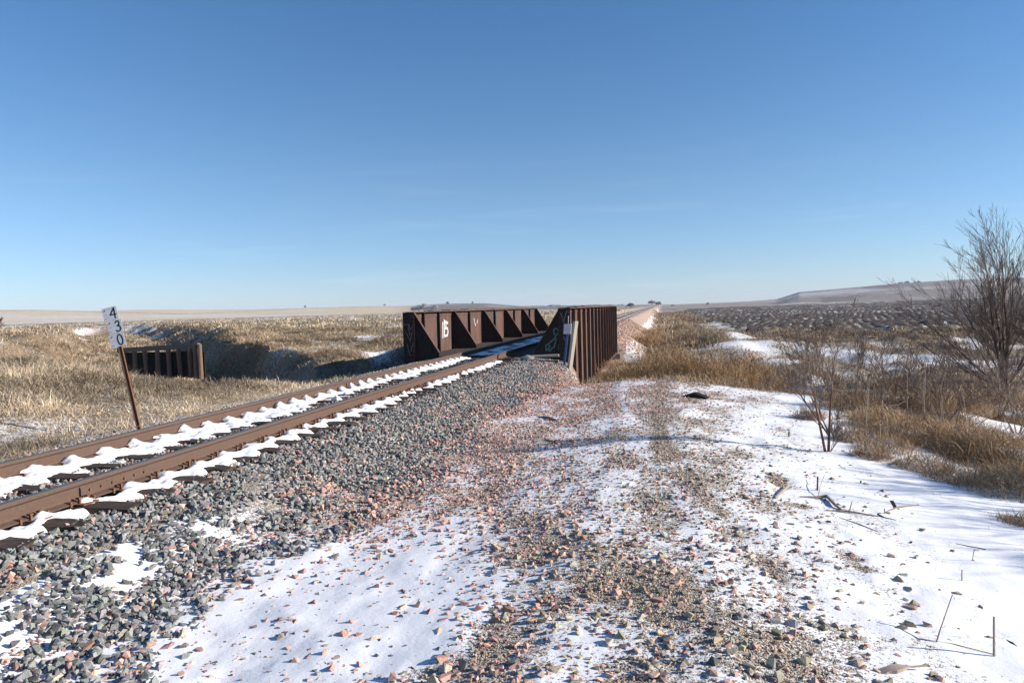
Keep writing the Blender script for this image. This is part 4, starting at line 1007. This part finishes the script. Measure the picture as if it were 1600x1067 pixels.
# low tangled clumps of weeds in the right hand brush
CL_ = [(1330, 690, .28, .30, 'low clump just right of the sapling foot'), (1385, 705, .40, .34, 'rusty weed clump at the snow edge right of the sapling'), (1440, 735, .42, .32, 'dense clump at the snow edge below the tall stalks'),
  (1500, 755, .50, .42, 'dark dense clump at the lower middle of the brush edge'), (1560, 770, .60, .48, 'largest brown clump near the right edge of the snow'), (1598, 760, .55, .50, 'clump cut by the right edge above the snow'),
  (1375, 670, .45, .45, 'weed clump behind the left tall stalk'), (1430, 690, .50, .50, 'weed clump around the feet of the tall stalks'), (1490, 705, .55, .50, 'brown clump right of the tall stalks'), (1550, 710, .60, .55, 'brown clump below the big tree trunk'),
  (1325, 640, .50, .45, 'clump behind the sapling crown'), (1400, 635, .60, .55, 'far clump behind the tall stalks'), (1480, 650, .60, .60, 'far clump left of the big tree foot'), (1545, 640, .55, .50, 'clump at the foot of the big tree'), (1265, 655, .22, .20, 'small rusty clump left of the sapling'),
  (1590, 820, .30, .16, 'low greyish clump in the snow at the right edge'), (1360, 715, .30, .20, 'low clump on the snow between sapling and brush'), (1215, 600, .5, .4, 'clump on the bank where the road ends')]
for i, (px, py, rd_, h_, lab) in enumerate(CL_):
    q_ = ray_ground(px, py); dd = math.hypot(q_.x, q_.y); rs = np.random.default_rng(400+i); n = int(1500*rd_/.4); k_ = dd/12.
    a = rs.uniform(0, 2*np.pi, n); b = rs.random(n)**.5; c0_ = np.stack([np.cos(a)*b*rd_*k_, np.sin(a)*b*rd_*k_*.9, rs.uniform(0, .75, n)*h_*k_*(1-b*b*.7)], 1)
    u = rs.normal(0, 1, (n, 3)); u[:, 2] = np.abs(u[:, 2])*.7; u /= np.linalg.norm(u, axis=1)[:, None]; L = rs.uniform(.08, .26, n)[:, None]*k_
    P2 = c0_+u*L; P1 = c0_+u*L*.5+rs.normal(0, .015*k_, (n, 3)); aa = rs.uniform(0, 6.3, n); per = np.stack([np.cos(aa), np.sin(aa), 0*aa], 1)*.0035*k_
    V = np.stack([c0_-per, c0_+per, P1+per*.8, P1-per*.8, P2], 1).reshape(-1, 3)
    F = (np.array([[0, 1, 2], [0, 2, 3], [3, 2, 4]])[None]+(np.arange(n)*5)[:, None, None]).reshape(-1, 3)
    o = link('weed_clump', np_mesh('weed_clump', V, F, np.repeat(RUST[rs.integers(0, 5, n)]*rs.uniform(.6, 1.3, (n, 1)), 5, 0)), M_GRASS)
    o.location = (q_.x, q_.y, T(q_.x, q_.y)-.02); tag(o, lab, 'weeds', 'tangled weed clumps in the right hand brush')
# upright dry stalks in the brush
rs = random.Random(17); k = 0
desc_h = ['knee high', 'waist high', 'tall', 'very tall']
for i in range(26):
    if i < 8: px, dep, h = [(1371, 12.6, 1.35), (1417, 12.2, 1.30), (1443, 12.4, 1.28), (1428, 13.2, .9), (1466, 12.6, .8), (1512, 11.5, .75), (1490, 11.4, .9), (1352, 13.5, 1.1)][i]
    else: px, dep, h = rs.uniform(1255, 1600), rs.uniform(11.5, 19), rs.uniform(.5, 1.25)
    if px > 1500 and dep < 11: dep = 12
    q_ = ray_ground(px, [655, 652, 664, 640, 690, 700, 690, 675][i] if i < 8 else rs.uniform(600, 650+.15*(px-1290))); x, y = q_.x, q_.y; h *= .060*math.hypot(x, y); z = T(x, y); m = MB()
    lx, ly = rs.gauss(0, .06 if i < 8 else .16)*h, rs.gauss(0, .12)*h
    pts = [(0, 0, -.05), (lx*.3, ly*.3, h*.35), (lx*.6+rs.gauss(0, .01), ly*.6, h*.7), (lx, ly, h)]
    m.tube(pts, [.0075, .0065, .005, .003], 4)
    for j in range(rs.randint(1, 5)):
        f = rs.uniform(.45, .95); q = Vector((lx*f, ly*f, h*f)); e_ = Vector((rs.gauss(0, .08), rs.gauss(0, .08), rs.uniform(.05, .16)))*h
        m.tube([q, q+e_*.6, q+e_+Vector((0, 0, .02))], [.0035, .003, .002], 3)
    o = m.build('dry_stalk', M_STICK if i % 3 else M_TWIG); o.location = (x, y, z)
    tag(o, ['tall pale stalk at the left of the two standing between sapling and big tree', 'tallest pale stalk, just left of the dark double stalk', 'pale tall stalk nearest the middle of the right brush', 'reddish thinner stalk set back between the two tall pale stalks', 'short stalk close right of the tall pale stalks', 'stalk standing alone near the snow edge below the big tree', 'stalk a little left of the one standing below the big tree', 'leaning stalk just right of the sapling'][i] if i < 8 else 'thin low dry weed stalk among many others in the brown brush on the right', 'stalk', 'dry weed stalks in the right hand brush')
# fallen pale canes
for i in range(16):
    px, dep = rs.uniform(1330, 1570), rs.uniform(11.3, 14.5); q_ = ray_ground(px, rs.uniform(620, 690)); x, y = q_.x, q_.y; z = T(x, y); L = rs.uniform(.4, 1.1); a = rs.gauss(.15, .5)
    m = MB(); m.tube([(-L/2*math.cos(a), -L/2*math.sin(a), rs.uniform(.05, .18)), (0, 0, rs.uniform(.12, .22)), (L/2*math.cos(a), L/2*math.sin(a), rs.uniform(.1, .4))], [.007, .007, .004], 4)
    o = m.build('fallen_cane', M_STICK); o.location = (x, y, z); tag(o, 'pale broken cane lying tilted across the brown brush', 'cane', 'fallen canes in the right hand brush')

# ------------------------------------------------------------------ sticks, wood and debris on the snow
def stick(name, pts, rad, mat, label, cat, group=None, lift=.008, extra=()):
    W = [ray_ground(*q[:2])+Vector((0, 0, (q[2] if len(q) > 2 else 0)+lift)) for q in pts]; c = W[0].copy()
    m = MB(); m.tube([w-c for w in W], rad, 6, jag=.3)
    for e_ in extra:
        E_ = [ray_ground(*q[:2])+Vector((0, 0, (q[2] if len(q) > 2 else 0)+lift)) for q in e_[0]]; m.tube([w-c for w in E_], e_[1], 5, jag=.3)
    o = m.build(name, mat); o.location = c; return tag(o, label, cat, group)
def stub(px, py, h, rad, label, cat='stick', lean_=(0, 0), mat=M_STICK, name='upright_stick'):
    p = ray_ground(px, py); m = MB()
    m.tube([(0, 0, -.05), (lean_[0]*.5, lean_[1]*.5, h*.5), (lean_[0], lean_[1], h)], [rad, rad*.95, rad*.85], 6, jag=.25)
    o = m.build(name, mat); o.location = p; return tag(o, label, cat)
stub(1553, 1028, .225, .0062, 'straight upright stick in the snow near the bottom right corner')
stick('bent_stick', [(1463, 1005), (1468, 1003, .05), (1480, 990, .13), (1488, 985, .20), (1492, 988, .185)], [.004, .004, .0035, .0025, .002], M_STICK, 'thin hooked stick leaning in the snow left of the straight one', 'stick')
stub(1277, 768, .15, .009, 'thick broken upright stub beside the fallen branch', lean_=(.01, .02), mat=M_BARK)
stub(1503, 910, .09, .004, 'short thin upright twig far right of the fallen branches', name='twig')
stub(1518, 878, .10, .003, 'thin upright twig at the end of the dark shadowed stick', lean_=(.02, 0), name='twig')
stub(1326, 803, .10, .005, 'small leaning twig on the long fallen branch', lean_=(.03, .02), name='twig')
stub(1382, 803, .05, .006, 'tiny stub right of the long fallen branch', name='twig')
stub(1233, 682, .07, .018, 'little sawn stump standing in the snow left of the sapling', 'stump', mat=M_STICK, name='stump')
stub(1345, 756, .035, .010, 'black stub of wood poking from the snow', 'stub', mat=M_BARK, name='wood_stub')
stub(1257, 722, .02, .016, 'dark clod in the snow below the sapling', 'clod', mat=M_BARK, name='clod')
stick('fallen_branch', [(1250, 778), (1275, 780, .01), (1292, 781, .03), (1305, 793, .02), (1318, 800)], [.012, .015, .018, .014, .008], M_STICK, 'grey crooked fallen branch lying in the snow', 'branch', extra=[([(1290, 782, .01), (1284, 788)], [.008, .005]), ([(1278, 780, .0), (1282, 768, .06), (1291, 755, .12)], [.004, .003, .002])])
stick('long_branch', [(1288, 799), (1320, 801, .01), (1345, 805, .01), (1372, 808)], [.006, .009, .008, .005], M_STICK, 'long straight pale branch below the crooked one', 'branch')
stick('fallen_branch', [(1384, 801), (1405, 796, .02), (1436, 791, .01)], [.005, .008, .004], M_STICK, 'pale branch right of the bent metal scrap', 'branch')
stick('fallen_branch', [(1371, 806, .01), (1382, 810), (1400, 814)], [.008, .007, .004], M_BARK, 'short dark stick touching the long branch', 'branch')
stick('twig_and_shadow_line', [(1316, 811), (1345, 821), (1373, 832)], [.003, .004, .002], M_STICK, 'very thin twig pressed in the snow below the long branch', 'twig')
stick('buried_stick', [(1493, 851), (1515, 856, .002), (1540, 861, .006)], [.006, .007, .006], M_BARK, 'dark half buried stick with a black end at the right', 'stick')
stick('twig_and_shadow_line', [(1440, 1000), (1490, 1009, .004), (1552, 1026, .008)], [.0018, .0022, .002], M_BARK, 'thin dark rod laid as a cast shadow between the two upright sticks', 'twig')  # dark rod stands in for the straight stick's shadow on the snow
stick('log_piece', [(1211, 779), (1222, 772, .02), (1232, 763, .02)], [.012, .019, .012], M_STICK, 'short knobbly piece of wood on the road edge', 'log')
stick('flat_stick', [(842, 652), (856, 654, .01), (871, 658)], [.02, .028, .02], M_STICK, 'flat grey piece of wood on the pink ballast', 'wood')
stick('thin_stick', [(852, 687), (862, 690), (872, 693)], [.008, .008, .006], M_BARK, 'thin dark stick on the snow beside the pink stones', 'stick')
stick('dark_twig', [(1572, 1002), (1582, 1008, .006), (1590, 1013)], [.005, .006, .004], M_BARK, 'short dark twig right of the straight upright stick', 'twig')
# pale slab of wood at the bottom edge
p = ray_ground(1412, 1050); bm = bmesh.new(); rs = random.Random(2); top_ = []; n = 14
for i in range(n+1):
    f = i/n; hw = .022*(math.sin(math.pi*min(1, f*1.5+.12))**.6)*(1+.2*rs.uniform(-1, 1))+.004
    for s_ in (-1, 1):
        for zz in (0, .012+.006*math.sin(f*6)): top_.append(bm.verts.new(((f-.5)*.265, s_*hw+.02*(f-.5), zz+.008*math.sin(f*3))))
for i in range(n):
    a = [top_[4*i+j] for j in range(4)]; b = [top_[4*i+4+j] for j in range(4)]
    bm.faces.new((a[1], b[1], b[3], a[3])); bm.faces.new((a[0], a[2], b[2], b[0])); bm.faces.new((a[0], b[0], b[1], a[1])); bm.faces.new((a[2], a[3], b[3], b[2]))
bm.faces.new((top_[0], top_[1], top_[3], top_[2])); bm.faces.new((top_[-4], top_[-2], top_[-1], top_[-3]))
bmesh.ops.recalc_face_normals(bm, faces=bm.faces); me = bpy.data.meshes.new('wood_slab'); bm.to_mesh(me); bm.free()
o = link('wood_slab', me, M_SLAB); o.location = p+Vector((0, 0, .012)); o.rotation_euler = (.04, -.02, R(18)); tag(o, 'flat pale splintered wood slab on gravel at the bottom right', 'slab')
# bent dark metal scrap in the snow
p = ray_ground(1397, 795); m = MB(); m.prism([(0, 0), (.035, .004), (.035, .010), (.0, .006)], (0, -.01, 0), (-.03, .03, .07), (1, 0, 0), (0, 1, 0))
o = m.build('metal_scrap', M_STEELD); o.location = p; tag(o, 'small bent dark scrap standing in the snow by a branch', 'scrap')
# black debris at the end of the road
p = ray_ground(1085, 622); m = MB(); m.prism([(-.28, 0), (-.02, .075), (.05, .07), (.34, -.05), (.26, -.06), (.03, -.02), (-.2, -.05)], (0, 0, .0), (.05, .22, .02), (1, 0, 0), (0, 0, 1))
o = m.build('black_debris', M_VOIDW); o.scale = (.75, .75, .75); o.location = p+Vector((0, 0, .03)); tag(o, 'angular black debris at the far end of the gravel road', 'debris')

# ------------------------------------------------------------------ far trees
def far_tree(px, dist, w, h, label, seed, name='tree', dark=1.0, group=None, n=900, tw=None, zoff=0):
    rs_ = np.random.default_rng(seed); x, y = pxy(px, dist); z = float(terrain(np.array([x]), np.array([y]), False)[0])-.3+zoff
    tr = thing(name, (x, y, z), label, 'tree', group)
    m = MB(); m.tube([(0, 0, 0), (w*.02, 0, h*.35), (0, 0, h*.62)], [h*.035, h*.028, h*.012], 5)
    for k_ in range(5):
        a = k_*1.25; m.tube([(0, 0, h*.28), (math.cos(a)*w*.18, math.sin(a)*w*.18, h*.55), (math.cos(a)*w*.32, math.sin(a)*w*.32, h*.8)], [h*.016, h*.012, h*.006], 4)
    m.build('trunk', M_BARK, tr)
    u = rs_.normal(0, 1, (n, 3)); u /= np.linalg.norm(u, axis=1)[:, None]; u[:, 2] = np.abs(u[:, 2])*.9-.15
    rad = rs_.uniform(.45, 1.0, n)**.6; lump = .75+.5*vn(u[:, 0]*2.5+seed, u[:, 1]*2.5+u[:, 2]*2, 3)
    P2 = u*(rad*lump)[:, None]*np.array([w/2, w/2, h*.58])+np.array([0, 0, h*.42]); P0 = P2-u*np.array([w*.16, w*.16, h*.16])-np.array([0, 0, h*.05])
    P1 = (P0+P2)/2+rs_.normal(0, h*.02, (n, 3)); aa = rs_.uniform(0, 6.3, n); tw_ = tw or dist*.00055
    per = np.stack([np.cos(aa), np.sin(aa), 0*aa], 1)*tw_/2
    V = np.stack([P0-per, P0+per, P1+per*.8, P1-per*.8, P2], 1).reshape(-1, 3)
    F = (np.array([[0, 1, 2], [0, 2, 3], [3, 2, 4]])[None]+(np.arange(n)*5)[:, None, None]).reshape(-1, 3)
    C = np.repeat(np.array([[.42, .39, .40]])*dark*rs_.uniform(.7, 1.3, (n, 1)), 5, 0)  # crown grey lightened so distant haze sits in the colour
    link('crown', np_mesh('crown', V, F, C), M_GRASS, tr); return tr
far_tree(1408, 1300, 11, 9, 'leftmost round tree of the row on the far right hill', 301, group='trees on the far right hill')
far_tree(1418, 1300, 12, 10, 'second and tallest tree from the left on the far right hill', 302, group='trees on the far right hill')
far_tree(1431, 1300, 9, 7.5, 'small tree right of the gap on the far right hill', 303, group='trees on the far right hill')
far_tree(1437, 1300, 8, 9, 'rightmost tree on the far right hill', 304, group='trees on the far right hill')
far_tree(1020, 760, 10, 7.2, 'wide round tree on the horizon where the rails vanish', 305, dark=1.1)
far_tree(1030, 780, 8, 7.0, 'smaller dark tree right of the round one at the vanishing rails', 306, dark=.8)
far_tree(986, 330, 4.2, 3.2, 'lone small bare tree just right of the girder on the horizon', 307, dark=.8)
far_tree(1107, 900, 5, 4, 'tiny tree on the horizon above the ploughed field', 308)
far_tree(1052, 900, 5, 3.2, 'low tree on the horizon right of the vanishing rails', 309)
far_tree(701, 1500, 6, 9, 'dark clump standing on top of the hill behind the left girder', 310, dark=.35)
far_tree(740, 1400, 3.5, 7, 'thin pole like tree on the hill crest behind the left girder', 311, dark=.6)
far_tree(479, 1300, 4.5, 8, 'lone distant tree on the skyline left of the bridge', 312, dark=.9)
far_tree(603, 1300, 4.5, 6, 'small distant tree on the skyline close to the left girder', 313, dark=.9)
for i, px in enumerate((648, 656, 664, 672, 682)):
    far_tree(px, 480, 5.0, 6.2+.9*(i % 3), ['first', 'second', 'third', 'fourth', 'fifth'][i]+' grey bare tree from the left behind the left girder top', 320+i, group='grey trees behind the left girder', dark=1.25, n=700)
# far woods, haze painted into their bluish tone, on the horizon between the girders
n = 5200; az_ = RNG.uniform(820, 975, n); dist = RNG.uniform(1500, 1900, n); l = (az_-800)/1150*dist
x = l*math.cos(YAW)-dist*math.sin(YAW); y = dist*math.cos(YAW)+l*math.sin(YAW); z = terrain(x, y, False)
hh = (3+7*vn(az_/9., az_*0, 5))*interp(az_, [820, 850, 900, 975], [.4, 1, .7, .4])
V, F, C = blades(np.stack([x, y, z], 1), hh*RNG.uniform(.5, 1, n), np.full(n, 1.6), RNG.uniform(0, .5, n), RNG.uniform(0, .3, n), np.array([[.30, .31, .35]])*RNG.uniform(.8, 1.2, (n, 1)))
tag(link('woods', np_mesh('woods', V, F, C), M_GRASS), 'bluish far line of woods on the horizon behind the bridge', kind='stuff')

# ------------------------------------------------------------------ air
m = MB(); m.box(-5200, 5200, -400, 5200, -30, 60); hz = m.build('haze', None)
t = NT('thin_air'); t.t.nodes.remove(t.p); v_ = t.n('ShaderNodeVolumePrincipled'); v_.inputs['Color'].default_value = (.80, .88, 1, 1); v_.inputs['Density'].default_value = .00012
t.l(v_.outputs[0], t.o.inputs['Volume']); hz.data.materials.append(t.m); tag(hz, 'thin pale winter haze in the air', kind='stuff')
